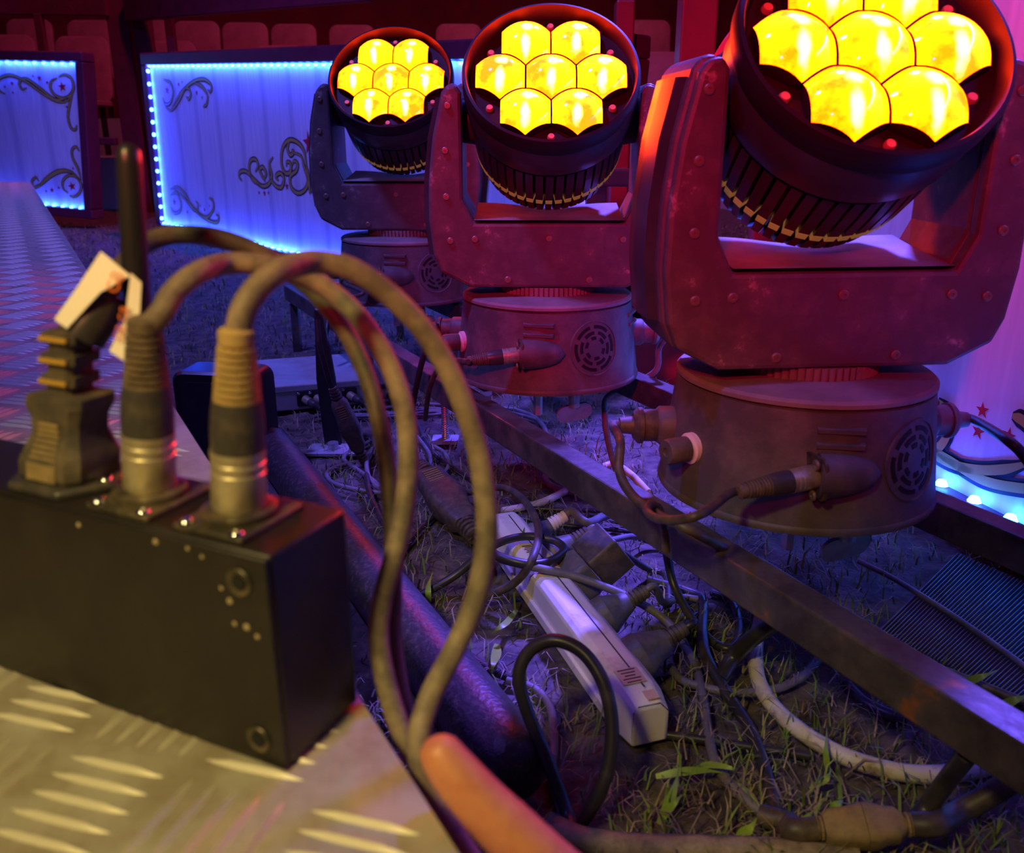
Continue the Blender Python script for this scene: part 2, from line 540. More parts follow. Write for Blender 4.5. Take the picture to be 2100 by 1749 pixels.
bar_v, bar_f = [], []
for i in range(10):
    a = 2 * PI * i / 10
    bar_v.append((0.0190 * math.cos(a), 0.0017 * math.sin(a), 0.0))
bar_v += [(-0.009, 0, 0.0018), (0.009, 0, 0.0018)]
for i in range(10):
    j = (i + 1) % 10
    ridge = lambda q: 11 if bar_v[q][0] > 0.001 else (10 if bar_v[q][0] < -0.001 else None)
    ri, rj = (11 if bar_v[i][0] >= 0 else 10), (11 if bar_v[j][0] >= 0 else 10)
    if ri == rj:
        bar_f.append((i, j, ri))
    else:
        bar_f.append((i, j, rj, ri))
bar_mesh = MB().add(bar_v, bar_f).mesh('tread_bar', M['plate_bar'], 50)
cells = []
cs, sn = math.cos(PI / 4), math.sin(PI / 4)
CELL = 0.046
inst = []
for i in range(-90, 90):
    for j in range(-90, 90):
        cx, cy = (i + 0.5) * CELL, (j + 0.5) * CELL
        par = (i + j) % 2
        for k in range(5):
            o_ = (k - 2) * 0.0086
            px, py = (cx, cy + o_) if par == 0 else (cx + o_, cy)
            lx, ly = px * cs - py * sn, px * sn + py * cs
            lx += 0.013
            if not (TX0 + 0.02 < lx < TX1 - 0.03 and 0.017 < ly < TW - 0.02):
                continue
            if lx > TX1 - 0.14 and ly < 0.10:
                continue
            wx = E0.x + lx * math.cos(EA) - ly * math.sin(EA)
            wy = E0.y + lx * math.sin(EA) + ly * math.cos(EA)
            dep = wy * math.cos(PITCH) + (CAM.z - TZ) * math.sin(PITCH)
            if dep < 0.1:
                continue
            u = 1050 + wx / dep * FPX
            v = 874.5 - (wy * math.sin(PITCH) - (CAM.z - TZ) * math.cos(PITCH)) / dep * FPX
            if u < -350 or u > 2200 or v > 2050 or v < 200:
                continue
            inst.append((dep, lx, ly, PI / 4 if par == 0 else 3 * PI / 4))
inst.sort()
for d_, lx, ly, a in inst[:290]:
    link('tread_bar', bar_mesh, stage, (lx, ly, TZ), rot=(0, 0, a))
b = MB()
for d_, lx, ly, a in inst[290:]:
    b.add(bar_v, bar_f, Matrix.Translation((lx, ly, TZ)) @ Matrix.Rotation(a, 4, 'Z'))
tag(b.build('tread_bars', M['plate_bar'], stage, sm=50), None, kind='stuff')

# ------------------------------------------------------------------ fence panels with LED strips
def star_pts(c, r, rot=0.0):
    return [(c[0] + (r if k % 2 == 0 else r * 0.4) * math.sin(rot + k * PI / 5), c[1] + (r if k % 2 == 0 else r * 0.4) * math.cos(rot + k * PI / 5)) for k in range(10)]


led_mesh = MB().lathe([(0.0, 0.007), (0.005, 0.006), (0.008, 0.0)], 8).mesh('led', M['led'], 60)


class Panel:
    """a framed white sheet; (s, h) are metres along it and above the ground, n is its front normal"""

    def __init__(self, label, A, B, z0a, z1a, z0b, z1b, frame_mat, thick=0.10, fw=0.05, lean=0.0):
        self.lean = lean
        A, B = Vector(A), Vector(B)
        self.A, self.B = A, B
        d = B - A
        self.len = d.length
        self.u = d.normalized()
        self.n = Vector((self.u.y, -self.u.x, 0))          # towards the camera side when A is left of B
        self.z = (z0a, z1a, z0b, z1b)
        self.root = thing('light_up_fence', label, 'panel', (A.x, A.y, 0))
        q = [self.P(0, 0), self.P(1, 0), self.P(1, 1), self.P(0, 1)]
        back = [p - self.n * 0.006 for p in q]
        vs_ = [p - self.root.location for p in q + back]
        mb = MB().add(vs_, [(0, 1, 2, 3), (7, 6, 5, 4), (0, 4, 5, 1), (1, 5, 6, 2), (2, 6, 7, 3), (3, 7, 4, 0)])
        me = mb.mesh('sheet', M['panel'], 0)
        uvl = me.uv_layers.new(name='UVMap')
        for lp in me.loops:
            p = me.vertices[lp.vertex_index].co
            uvl.data[lp.index].uv = (p.xy.dot(self.u.xy), p.z)
        link('sheet', me, self.root)
        f0, f1 = 0.022, -thick + 0.022
        for (s0, t0, s1, t1, off) in ((0, 0, 1, 0, -1), (0, 1, 1, 1, 1), (0, 0, 0, 1, 2), (1, 0, 1, 1, 3)):
            a, c = self.P(s0, t0), self.P(s1, t1)
            if off in (-1, 1):
                o = Vector((0, 0, off * fw))
                a, c = a - self.u * fw, c + self.u * fw
            else:
                o = self.u * (-fw if off == 2 else fw)
            r1 = [a + self.n * f0, a + o + self.n * f0, a + o + self.n * f1, a + self.n * f1]
            r2 = [p + (c - a) for p in r1]
            loc = self.root.location
            MB().loft([[p - loc for p in r1], [p - loc for p in r2]]).build('frame_bar', frame_mat, self.root, sm=0, bevel=0.006)

    def P(self, s, t):
        z0 = self.z[0] + (self.z[2] - self.z[0]) * s
        z1 = self.z[1] + (self.z[3] - self.z[1]) * s
        p = self.A + (self.B - self.A) * s
        p = p + self.u * (self.lean * t)
        return Vector((p.x, p.y, z0 + (z1 - z0) * t))

    def leds(self, e0, e1, inward, power, spacing=0.05, color=(0.012, 0.026, 1.0)):
        a, c = self.P(*e0), self.P(*e1)
        L_ = (c - a).length
        k = int(L_ / spacing)
        inw = Vector(inward[0] * self.u + Vector((0, 0, inward[1])))
        loc = self.root.location
        q = inw.to_track_quat('Z', 'Y')
        for i in range(k):
            p = a + (c - a) * ((i + 0.5) / k) + self.n * 0.012 + inw * 0.004
            link('led', led_mesh, self.root, p - loc, rot=q.to_euler())
        mid = (a + c) / 2 + self.n * 0.014 + inw * 0.003
        l = bpy.data.lights.new('led_strip_glow', 'AREA')
        l.shape = 'RECTANGLE'
        l.size = L_
        l.size_y = 0.008
        l.color = color
        l.energy = power
        o = bpy.data.objects.new('led_strip_glow', l)
        col.objects.link(o)
        xa = (c - a).normalized()
        za = -(inw - self.n * 0.25).normalized()
        za = (za - xa * za.dot(xa)).normalized()
        ya = za.cross(xa)
        m = Matrix((xa, ya, za)).transposed().to_4x4()
        m.translation = mid - loc
        o.matrix_local = m
        o.parent = self.root
        o.matrix_local = m

    def px(self, x, y):
        p = onplane(x, y, self.A, self.n)
        return ((p - self.A).dot(self.u), p.z)

    def to3(self, s, h, n):
        return self.A + self.u * s + Vector((0, 0, h)) + self.n * n - self.root.location

    def stroke(self, pts, wmax, gold=True, taper=(0.25, 0.25), name='scroll_ornament'):
        """flat vinyl scroll: black outline with a gold core"""
        P = smooth([Vector((p[0], p[1], 0)) for p in pts], 6)
        for wd, n_, mt in (((wmax, 0.0012, M['vinyl_black']), (wmax * 0.55, 0.0018, M['gold'])) if gold else ((wmax, 0.0012, M['vinyl_black']),)):
            l_, r_ = [], []
            N_ = len(P)
            for i, p in enumerate(P):
                t = (P[min(i + 1, N_ - 1)] - P[max(i - 1, 0)])
                t = t.normalized() if t.length > 1e-9 else Vector((1, 0, 0))
                nn = Vector((-t.y, t.x, 0))
                f = i / (N_ - 1)
                k = min(1, (f + 0.06) / max(taper[0], 1e-3), (1 - f + 0.06) / max(taper[1], 1e-3))
                k = 0.25 + 0.75 * k
                l_.append(p + nn * wd * 0.5 * k)
                r_.append(p - nn * wd * 0.5 * k)
            vs_ = [self.to3(p.x, p.y, n_) for p in l_] + [self.to3(p.x, p.y, n_) for p in r_]
            fs_ = [(i, i + 1, N_ + i + 1, N_ + i) for i in range(N_ - 1)]
            ob = MB().add(vs_, fs_).build(name, mt, self.root, sm=0)

    def star(self, c, r, rot=0.0):
        p = star_pts(c, r, rot)
        vs_ = [self.to3(q[0], q[1], 0.0015) for q in p] + [self.to3(c[0], c[1], 0.0015)]
        MB().add(vs_, [(i, (i + 1) % 10, 10) for i in range(10)]).build('star', M['star_red'], self.root, sm=0)


# panel A: far left, beyond the end of the stage
a1 = dp(-420, 420, 4.75); b1 = dp(177, 425, 4.35)
pz = lambda px, py, P0, n_: onplane(px, py, P0, n_).z
A_, B_ = Vector((a1.x, a1.y, 0)), Vector((b1.x, b1.y, 0))
nA = Vector(((B_ - A_).normalized().y, -(B_ - A_).normalized().x, 0))
panA = Panel('white fence panel with gold scrolls and red stars beyond the stage end', A_, B_,
             pz(-420, 370, A_, nA), pz(-420, 112, A_, nA), pz(183, 430, A_, nA), pz(160, 128, A_, nA), M['purple_paint'], 0.09, 0.045, 0.07)
panA.leds((0, 1), (1, 1), (0, -1), 9.0)
panA.leds((0, 0), (1, 0), (0, 1), 7.2)


def corner(pan, pxs, wmax, stars):
    for s in pxs:
        pan.stroke([pan.px(*p) for p in s], wmax)
    for (x, y, r) in stars:
        pan.star(pan.px(x, y), r, random.uniform(-0.2, 0.2))


corner(panA, [
    [(118, 160), (106, 166), (104, 180), (112, 194), (128, 201), (143, 196), (151, 180), (146, 160), (132, 153), (120, 158)],
    [(150, 188), (138, 207), (118, 208), (96, 197), (72, 180), (50, 165), (22, 154), (0, 160), (-8, 172), (0, 186), (11, 193)],
    [(150, 188), (130, 203), (110, 202), (85, 183), (60, 164), (46, 162), (40, 172), (46, 183), (56, 180)],
    [(150, 190), (143, 215), (140, 240), (146, 262), (155, 266), (158, 256)],
], 0.016, [(128, 178, 0.024), (81, 160, 0.014), (97, 169, 0.010), (68, 156, 0.008), (25, 171, 0.012), (10, 178, 0.009), (27, 190, 0.008), (137, 219, 0.008)])
corner(panA, [
    [(140, 396), (130, 386), (130, 370), (142, 360), (158, 364), (167, 380), (163, 396), (152, 404), (143, 401)],
    [(166, 372), (150, 355), (128, 352), (105, 362), (85, 378), (68, 385), (66, 372), (74, 364), (80, 372)],
    [(166, 372), (145, 352), (120, 350), (95, 366), (78, 386)],
    [(167, 370), (160, 345), (150, 325), (148, 308), (156, 301), (163, 310)],
], 0.016, [(148, 382, 0.024), (107, 390, 0.014), (121, 385, 0.010), (95, 392, 0.008), (150, 345, 0.008)])

# panel B: the long one behind the lamps
a2 = dp(318, 300, 4.0); b2 = dp(1210, 400, 2.12)
A_, B_ = Vector((a2.x, a2.y, 0)), Vector((b2.x, b2.y, 0))
nB = Vector(((B_ - A_).normalized().y, -(B_ - A_).normalized().x, 0))
panB = Panel('long white fence panel with blue led edging behind the row of lamps', A_, B_,
             pz(332, 458, A_, nB), pz(313, 132, A_, nB), pz(1210, 655, A_, nB), pz(1210, 124, A_, nB), M['purple_paint'], 0.10, 0.05, 0.055)
panB.leds((0, 1), (1, 1), (0, -1), 13.5)
panB.leds((0, 0), (1, 0), (0, 1), 13.5)
panB.leds((0, 0), (0, 1), (1, 0), 3.6)
panB.leds((1, 0), (1, 1), (-1, 0), 3.6)
corner(panB, [
    [(336, 163), (350, 170), (355, 190), (350, 210), (340, 214), (334, 200)],
    [(340, 220), (352, 226), (368, 205), (380, 182), (400, 166), (420, 163), (434, 175), (432, 188), (426, 184)],
    [(352, 222), (372, 190), (384, 180), (392, 190), (388, 203), (382, 198)],
    [(400, 170), (416, 178), (426, 196), (424, 214), (417, 219)],
], 0.017, [(343, 185, 0.02), (367, 173, 0.012), (404, 190, 0.013), (415, 200, 0.009), (374, 168, 0.008)])
corner(panB, [
    [(350, 400), (362, 396), (371, 415), (370, 432), (358, 437), (350, 425)],
    [(350, 388), (364, 383), (380, 398), (392, 420), (408, 438), (428, 452), (445, 456), (450, 445), (443, 440)],
    [(356, 386), (380, 408), (395, 428), (404, 432), (407, 420), (401, 412)],
    [(408, 438), (425, 446), (438, 430), (437, 412), (429, 406)],
], 0.017, [(358, 414, 0.02), (385, 435, 0.012), (420, 430, 0.013), (412, 422, 0.009), (430, 422, 0.008)])
crest = [
    [(497, 371), (491, 362), (494, 352), (506, 352), (520, 366), (537, 381), (551, 378), (558, 360), (553, 336), (561, 322)],
    [(537, 381), (520, 370), (512, 350), (514, 330), (525, 327), (530, 340), (524, 352)],
    [(545, 373), (538, 360), (533, 348), (540, 343), (546, 356), (541, 370)],
    [(552, 340), (554, 362), (565, 380), (578, 384), (583, 366), (575, 355), (566, 362), (572, 370)],
    [(632, 370), (628, 330), (622, 305), (608, 290), (592, 288), (580, 305), (578, 335), (586, 355), (596, 352), (597, 336), (589, 332), (588, 342)],
    [(594, 290), (590, 305), (596, 318), (602, 312), (598, 307)],
    [(600, 312), (618, 320), (624, 340), (632, 368), (627, 388), (612, 396), (598, 384), (596, 362), (608, 350), (611, 336), (604, 330), (600, 338)],
    [(636, 398), (634, 370), (630, 340)], [(639, 396), (642, 360), (648, 330), (662, 300), (676, 292)],
    [(668, 318), (655, 330), (660, 350), (670, 352), (668, 342)], [(641, 370), (648, 395), (668, 404), (684, 400)],
]
corner(panB, crest, 0.020, [(634, 293, 0.042), (589, 382, 0.016), (543, 396, 0.014), (532, 395, 0.009), (551, 395, 0.009)])

# panel C: close, to the right of the lamps
A_, B_ = Vector((0.428, 1.29, 0)), Vector((0.699, 0.35, 0))
panC = Panel('white fence panel with large gold scroll standing close beside the biggest lamp', A_, B_, 0.05, 0.74, 0.05, 0.74, M['purple_paint'], 0.10, 0.045)
panC.leds((0, 0), (1, 0), (0, 1), 2.10)
panC.leds((0, 0), (0, 1), (1, 0), 1.20)
panC.leds((0, 1), (1, 1), (0, -1), 2.10)
corner(panC, [
    [(1925, 820), (1945, 845), (1948, 880), (1930, 915), (1900, 925)],
    [(1860, 850), (1880, 900), (1940, 945), (2000, 962), (2060, 962), (2110, 950)],
    [(1900, 910), (1960, 950), (2020, 985), (2090, 1000), (2160, 1005)],
    [(2078, 852), (2100, 862), (2125, 890), (2120, 930)],
], 0.021, [(2017, 841, 0.010), (2071, 893, 0.010), (2008, 884, 0.010)])

# ------------------------------------------------------------------ red posts, barrier and seating behind the fence
def upright(name, label, x0, x1, d, top, mt, group=None, ybase=0.0, dpt=0.06):
    p = dp((x0 + x1) / 2, 300, d)
    wd = (x1 - x0) * d / FPX
    t = thing(name, label, 'post', (p.x, p.y, 0), 0, group)
    MB().box((0, 0, (top - ybase) / 2 + ybase - 0.01), (wd, dpt, top - ybase + 0.02)).build('post_tube', mt, t, sm=0, bevel=0.004)
    MB().box((0, 0, 0.004), (wd * 1.6, dpt * 1.6, 0.012)).build('foot_plate', mt, t, sm=0)
    return t


upright('fence_post', 'tall red post between the long panel and the close panel', 1378, 1448, 1.75, 1.6, M['red_paint'])
upright('fence_post', 'red post holding the end of the long fence panel behind the middle lamp', 1252, 1288, 2.0, 0.72, M['red_paint'])
q = thing('barrier_rail', 'red low rail running to the ground between the two larger lamps', 'rail', (0.30, 1.62, 0))
MB().box((0, 0, 0.055), (0.34, 0.05, 0.12)).build('rail_beam', M['red_paint'], q, sm=0, bevel=0.004)
for sx in (-0.15, 0.15):
    MB().box((sx, 0.0, 0.24), (0.035, 0.04, 0.26)).build('rail_stub', M['red_paint'], q, sm=0, bevel=0.003)
MB().box((0, 0, 0.375), (0.34, 0.05, 0.03)).build('rail_beam', M['red_paint'], q, sm=0, bevel=0.004)

bar = thing('seating_barrier', 'plum painted steel barrier frame standing in front of the seats', 'barrier', (dp(238, 300, 4.9).x, dp(238, 300, 4.9).y, 0))
bl = bar.location


def frame_tube(p, q_, wd, dpth, mt=None, name='post'):
    p, q_ = Vector(p) - bl, Vector(q_) - bl
    t = (q_ - p).normalized()
    s = Vector((1, 0, 0)) if abs(t.x) < 0.7 else Vector((0, 0, 1))
    s = (s - t * s.dot(t)).normalized()
    o = t.cross(s)
    rr = [p + s * wd / 2 + o * dpth / 2, p - s * wd / 2 + o * dpth / 2, p - s * wd / 2 - o * dpth / 2, p + s * wd / 2 - o * dpth / 2]
    MB().loft([rr, [x + (q_ - p) for x in rr]]).build(name, mt or M['purple_paint'], bar, sm=0, bevel=0.005)


D0 = 4.9
g0 = lambda x: Vector((dp(x, 300, D0).x, dp(x, 300, D0).y, -0.01))
g1 = lambda x, y: dp(x, y, D0)
def vpost(xt, w_px, ytop):
    t_ = dp(xt, ytop, D0)
    frame_tube((t_.x, t_.y, -0.01), (t_.x, t_.y, t_.z), w_px * D0 / FPX, 0.07)
vpost(236, 44, -30)
vpost(283, 34, -30)
frame_tube(dp(-300, 8, D0), dp(222, 15, D0), 0.095, 0.06, name='beam')
frame_tube(dp(262, 20, D0), dp(760, -25, D0 * 0.86), 0.12, 0.06, name='beam')
for xp, wpx, yt, yb in ((78, 16, 28, 120), (345, 18, 22, 118)):
    t_, b_ = dp(xp, yt, D0), dp(xp, yb, D0)
    frame_tube((t_.x, t_.y, -0.01), (t_.x, t_.y, t_.z), wpx * D0 / FPX, 0.04)
frame_tube(dp(170, 288, D0 - 0.02), dp(240, 290, D0 - 0.02), 0.04, 0.04, name='beam')

seat_poly = rrect(0.37, 0.44, 0.07, 6)
seat_back_mesh = MB()
rings = []
for t, k in ((-0.018, 0.94), (-0.012, 1.0), (0.012, 1.0), (0.018, 0.94)):
    rings.append([(p[0] * k, t + 0.10 * (p[0] ** 2), p[1] * k) for p in seat_poly])
seat_back_mesh.loft(rings)
seat_back_mesh = seat_back_mesh.mesh('backrest', M['seat'], 40)
pan_poly = rrect(0.37, 0.34, 0.06, 5)
seat_pan_mesh = MB().loft([[(p[0] * k, p[1] * k, z) for p in pan_poly] for z, k in ((0, 0.95), (0.008, 1.0), (0.03, 1.0), (0.038, 0.95))]).mesh('seat', M['seat'], 40)
leg_mesh = MB().box((0, 0, 0.12), (0.03, 0.03, 0.24)).mesh('leg', M['black_metal'], 0)


def seat(px_mid, ytop, d, group, label, step_h):
    top = dp(px_mid, ytop, d)
    zs = top.z - 0.44
    t = thing('tip_up_seat', label, 'seat', (top.x, top.y, step_h), random.uniform(-0.05, 0.05), group)
    link('backrest', seat_back_mesh, t, (0, 0, zs + 0.22 - step_h), rot=(R(-8), 0, 0))
    link('seat', seat_pan_mesh, t, (0, -0.17, zs - 0.02 - step_h))
    hh = zs - 0.02 - step_h
    for sx in (-0.13, 0.13):
        o = link('leg', leg_mesh, t, (sx, -0.1, 0))
        o.scale = (1, 1, hh / 0.24)
    return t


for x, y in ((10, 70), (163, 73), (344, 83), (455, 101), (568, 92), (1345, 105), (700, 96), (1000, 100)):
    seat(x, y, 6.0, 'front row of plum seats', 'faded plum plastic seat with rounded back in the row behind the fence', 0.30)
for x, y in ((55, 38), (180, 40), (300, 40), (400, 42), (500, 45), (600, 48), (720, 50), (940, 48), (1330, 40)):
    seat(x, y, 7.1, 'back row of plum seats', 'dim plum plastic seat in the raised back row near the tent wall', 0.55)
st = thing('bleacher_step', 'low grey bleacher step under the front row of plum seats', 'bleacher', (0, 6.3, 0))
MB().box((0, -0.10, 0.145), (9.0, 1.1, 0.31)).build('tread', M['step'], st, sm=0)
st = thing('bleacher_step', 'higher grey bleacher step under the dim back row of seats', 'bleacher', (0, 7.4, 0))
MB().box((0, 0.10, 0.27), (9.0, 1.3, 0.56)).build('tread', M['step'], st, sm=0)

# ------------------------------------------------------------------ moving head lamps
ZB = 0.145          # height of the underside of the lamp bases


def azm(az, r, z, inward=False):
    """matrix on the base wall: local +Z outward, at azimuth az (0 = front, + = right)"""
    d = Vector((math.sin(az), -math.cos(az), 0))
    return axis_matrix(d * r + Vector((0, 0, z)), d)


def wall_r(z):
    return 0.1205 + (0.1095 - 0.1205) * (z - 0.006) / 0.094


screw_mesh = None


def make_screw():
    mb = MB()
    mb.lathe([(0.0042, 0.0), (0.0042, 0.0010), (0.0034, 0.0018), (0.0014, 0.0019), (0.0012, 0.0010), (0.0, 0.0010)], 14)
    return mb.mesh('screw', M['screw'], 40)


screw_mesh = make_screw()
SP = 0.0585          # lens spacing


def lens_mesh():
    mb = MB()
    Rr, hh = 0.0375, 0.024
    sph = (Rr * Rr + hh * hh) / (2 * hh)
    NA, NR = 36, 7
    vs_, fs_ = [(0, 0, hh)], []
    for k in range(1, NR + 1):
        for i in range(NA):
            a = 2 * PI * i / NA
            lim = 1e9
            for q_ in range(6):
                c = math.cos(a - q_ * PI / 3)
                if c > 1e-6:
                    lim = min(lim, (SP / 2 - 0.0010) / c)
            rr = min(lim, 0.0352) * k / NR
            vs_.append((rr * math.cos(a), rr * math.sin(a), math.sqrt(max(sph * sph - rr * rr, 0)) - (sph - hh)))
    for i in range(NA):
        vs_.append((vs_[1 + (NR - 1) * NA + i][0], vs_[1 + (NR - 1) * NA + i][1], -0.012))
    for i in range(NA):
        fs_.append((0, 1 + i, 1 + (i + 1) % NA))
    for k in range(NR):
        for i in range(NA):
            j = (i + 1) % NA
            fs_.append((1 + k * NA + i, 1 + (k + 1) * NA + i, 1 + (k + 1) * NA + j, 1 + k * NA + j))
    # local axis: dome points along -Y
    X = Matrix(((1, 0, 0, 0), (0, 0, -1, 0), (0, 1, 0, 0), (0, 0, 0, 1)))
    me = mb.add(vs_, fs_, X).mesh('lens', M['lens'], 50)
    me.materials.append(M['bezel'])
    for p in list(me.polygons)[-NA:]:
        p.material_index = 1
    return me


lens_me = lens_mesh()
HX = Matrix(((1, 0, 0, 0), (0, 0, -1, 0), (0, 1, 0, 0), (0, 0, 0, 1)))   # local +Z -> -Y

def slat(w_, prof):
    rings_ = []
    for (r0, r1, a_) in prof:
        rings_.append([(w_ / 2, r0, a_), (-w_ / 2, r0, a_), (-w_ / 2 * 0.86, r1, a_), (w_ / 2 * 0.86, r1, a_)])
    return MB().loft(rings_, HX)


fin_mesh = slat(0.0106, [(0.084, 0.0955, 0.016), (0.083, 0.0950, -0.006), (0.080, 0.0925, -0.0345)]).mesh('fin', M['head_plastic'], 0)
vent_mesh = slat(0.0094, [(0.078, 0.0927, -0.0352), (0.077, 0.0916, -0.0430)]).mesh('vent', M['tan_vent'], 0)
rear_fin_mesh = slat(0.0086, [(0.074, 0.0890, -0.0455), (0.070, 0.0840, -0.066), (0.056, 0.0680, -0.084)]).mesh('rear_fin', M['head_plastic'], 0)

MESH = {}


def shared(key, fn):
    if key not in MESH:
        MESH[key] = fn()
    return MESH[key]


def base_mesh():
    mb = MB()
    mb.lathe([(0.0, 0.0), (0.115, 0.0), (0.1215, 0.001), (0.1222, 0.004), (0.1215, 0.0065), (0.1205, 0.0075), (0.1095, 0.1000), (0.1065, 0.1010), (0.1065, 0.1025), (0.0, 0.1025)], 72)
    return mb.mesh('base', M['lamp_plastic'], 30)


def lid_mesh():
    return MB().lathe([(0.1075, 0.1022), (0.1103, 0.1032), (0.1103, 0.1065), (0.1075, 0.1090), (0.060, 0.1120), (0.0, 0.1125)], 72).mesh('lid', M['lid_plastic'], 30)


def collar_mesh():
    mb = MB()
    for i in range(60):
        a = 2 * PI * i / 60
        mb.box((0.060 * math.cos(a), 0.060 * math.sin(a), 0.1165), (0.004, 0.0036, 0.012), None)
    mb.lathe([(0.0585, 0.1105), (0.0585, 0.1225), (0.0, 0.1225)], 48)
    return mb.mesh('swivel_collar', M['lid_plastic'], 0)


YO = [(-0.098, 0.122), (-0.134, 0.140), (-0.1425, 0.160), (-0.1475, 0.205), (-0.1465, 0.250), (-0.1405, 0.300), (-0.1290, 0.350), (-0.1220, 0.359), (-0.112, 0.361)]
YI = [(-0.106, 0.352), (-0.1055, 0.232), (-0.092, 0.204)]


def yoke_poly(k=1.0, dz=0.0, grow=0.0):
    out = [(x - (grow if x < -0.1 else 0), z - (grow if z < 0.13 else 0)) for x, z in YO]
    inn = [(x + grow * 0, z + dz) for x, z in YI]
    left = out + inn
    right = [(-x, z) for x, z in reversed(left)]
    return left + right


XZ = Matrix(((1, 0, 0, 0), (0, 0, 1, 0), (0, 1, 0, 0), (0, 0, 0, 1)))      # (x, y, z) -> (x, z, y): polygons in x-z, depth along y


def yoke_body():
    mb = MB()
    mb.prism(yoke_poly(), -0.046, 0.050, XZ)
    return mb.mesh('yoke', M['yoke_plastic'], 0)


def yoke_cover():
    p = [(x * 0.985, z + 0.001 if z < 0.2 else z - 0.003) for x, z in yoke_poly()]
    return MB().prism(p, -0.060, -0.0455, XZ).mesh('front_cover', M['yoke_plastic'], 0)


def yoke_side():
    o = MB()
    pts = [(-0.1425, 0.160), (-0.1475, 0.205), (-0.1465, 0.250), (-0.1405, 0.300), (-0.1300, 0.345)]
    rings_ = []
    for (x, z) in pts:
        rings_.append([(x + 0.001, -0.036, z), (x - 0.007, -0.028, z), (x - 0.009, 0.0, z), (x - 0.007, 0.030, z), (x + 0.001, 0.040, z)])
    return o.loft(rings_).mesh('side_cover', M['head_plastic'], 40)


def cradle():
    mb = MB()
    nx, ny = 20, 8
    vs_, fs_ = [], []
    for j in range(ny + 1):
        y = -0.059 + 0.107 * j / ny
        for i in range(nx + 1):
            x = -0.091 + 0.182 * i / nx
            z = 0.2047 + 0.012 * (abs(y) / 0.06) ** 2 * math.exp(-(x / 0.05) ** 2) * 0 + 0.006 * ((j / ny) ** 2) - 0.012 * 0
            z += 0.007 * (j / ny) * (1 - math.exp(-((x) / 0.045) ** 2))
            vs_.append((x, y, z))
    for j in range(ny):
        for i in range(nx):
            a = j * (nx + 1) + i
            fs_.append((a, a + 1, a + nx + 2, a + nx + 1))
    m0 = len(vs_)
    mb.add(vs_, fs_)
    return mb.mesh('cradle', M['lid_plastic'], 60)


def head_shell():
    prof = [(0.0, -0.088), (0.045, -0.087), (0.060, -0.082), (0.073, -0.066), (0.083, -0.030), (0.086, 0.010), (0.093, 0.014), (0.0985, 0.022), (0.1005, 0.040), (0.1005, 0.062), (0.094, 0.062), (0.094, 0.050), (0.0, 0.050)]
    return MB().lathe(prof, 72, HX).mesh('head', M['head_plastic'], 30)


def ring_mesh():
    prof = [(0.0945, 0.060), (0.1005, 0.060), (0.1030, 0.066), (0.1030, 0.080), (0.1015, 0.084), (0.0985, 0.085), (0.0965, 0.080), (0.0955, 0.062)]
    return MB().lathe(prof, 72, HX, closed=True).mesh('front_ring', M['bezel'], 40)


def bezel_mesh():
    mb = MB().lathe([(0.0, 0.058), (0.0955, 0.058), (0.0965, 0.066)], 72, HX)
    return mb.mesh('lens_plate', M['bezel'], 30)


def grille_parts(base, az, z):
    """round fan grille: dark disc, recessed arc slots between raised rings"""
    m0 = azm(az, wall_r(z) - 0.0009, z)
    rw = wall_r(z)

    def bend(mb):
        out = []
        for v in mb.v:
            an = v.x / rw
            k = v.y * -0.117
            out.append(Vector(((rw + v.z + k) * math.sin(an), v.y, (rw + v.z + k) * math.cos(an) - rw)))
        mb.v = out
        return mb
    gm = shared('grille_rim', lambda: bend(MB().lathe([(0.0345, -0.001), (0.0338, 0.0022), (0.0322, 0.0022), (0.0315, -0.001)], 40, closed=True)).mesh('grille_rim', M['lamp_plastic'], 50))
    g = link('fan_grille', gm, base)
    g.matrix_local = m0

    def slots():
        mb = MB()
        for rr, cnt, span in ((0.0125, 6, 0.55), (0.0190, 6, 0.70), (0.0262, 6, 0.78)):
            for q_ in range(cnt):
                a0 = 2 * PI * q_ / cnt + rr * 30
                a1 = a0 + 2 * PI / cnt * span
                pts = [(rr + 0.0020, a0 + (a1 - a0) * k / 5) for k in range(6)] + [(rr - 0.0020, a1 - (a1 - a0) * k / 5) for k in range(6)]
                mb.prism([(r_ * math.cos(a), r_ * math.sin(a)) for r_, a in pts], 0.0004, 0.0014)
        return bend(mb).mesh('grille_slots', M['dark_gap'], 0)
    link('grille_slots', shared('slots', slots), g)


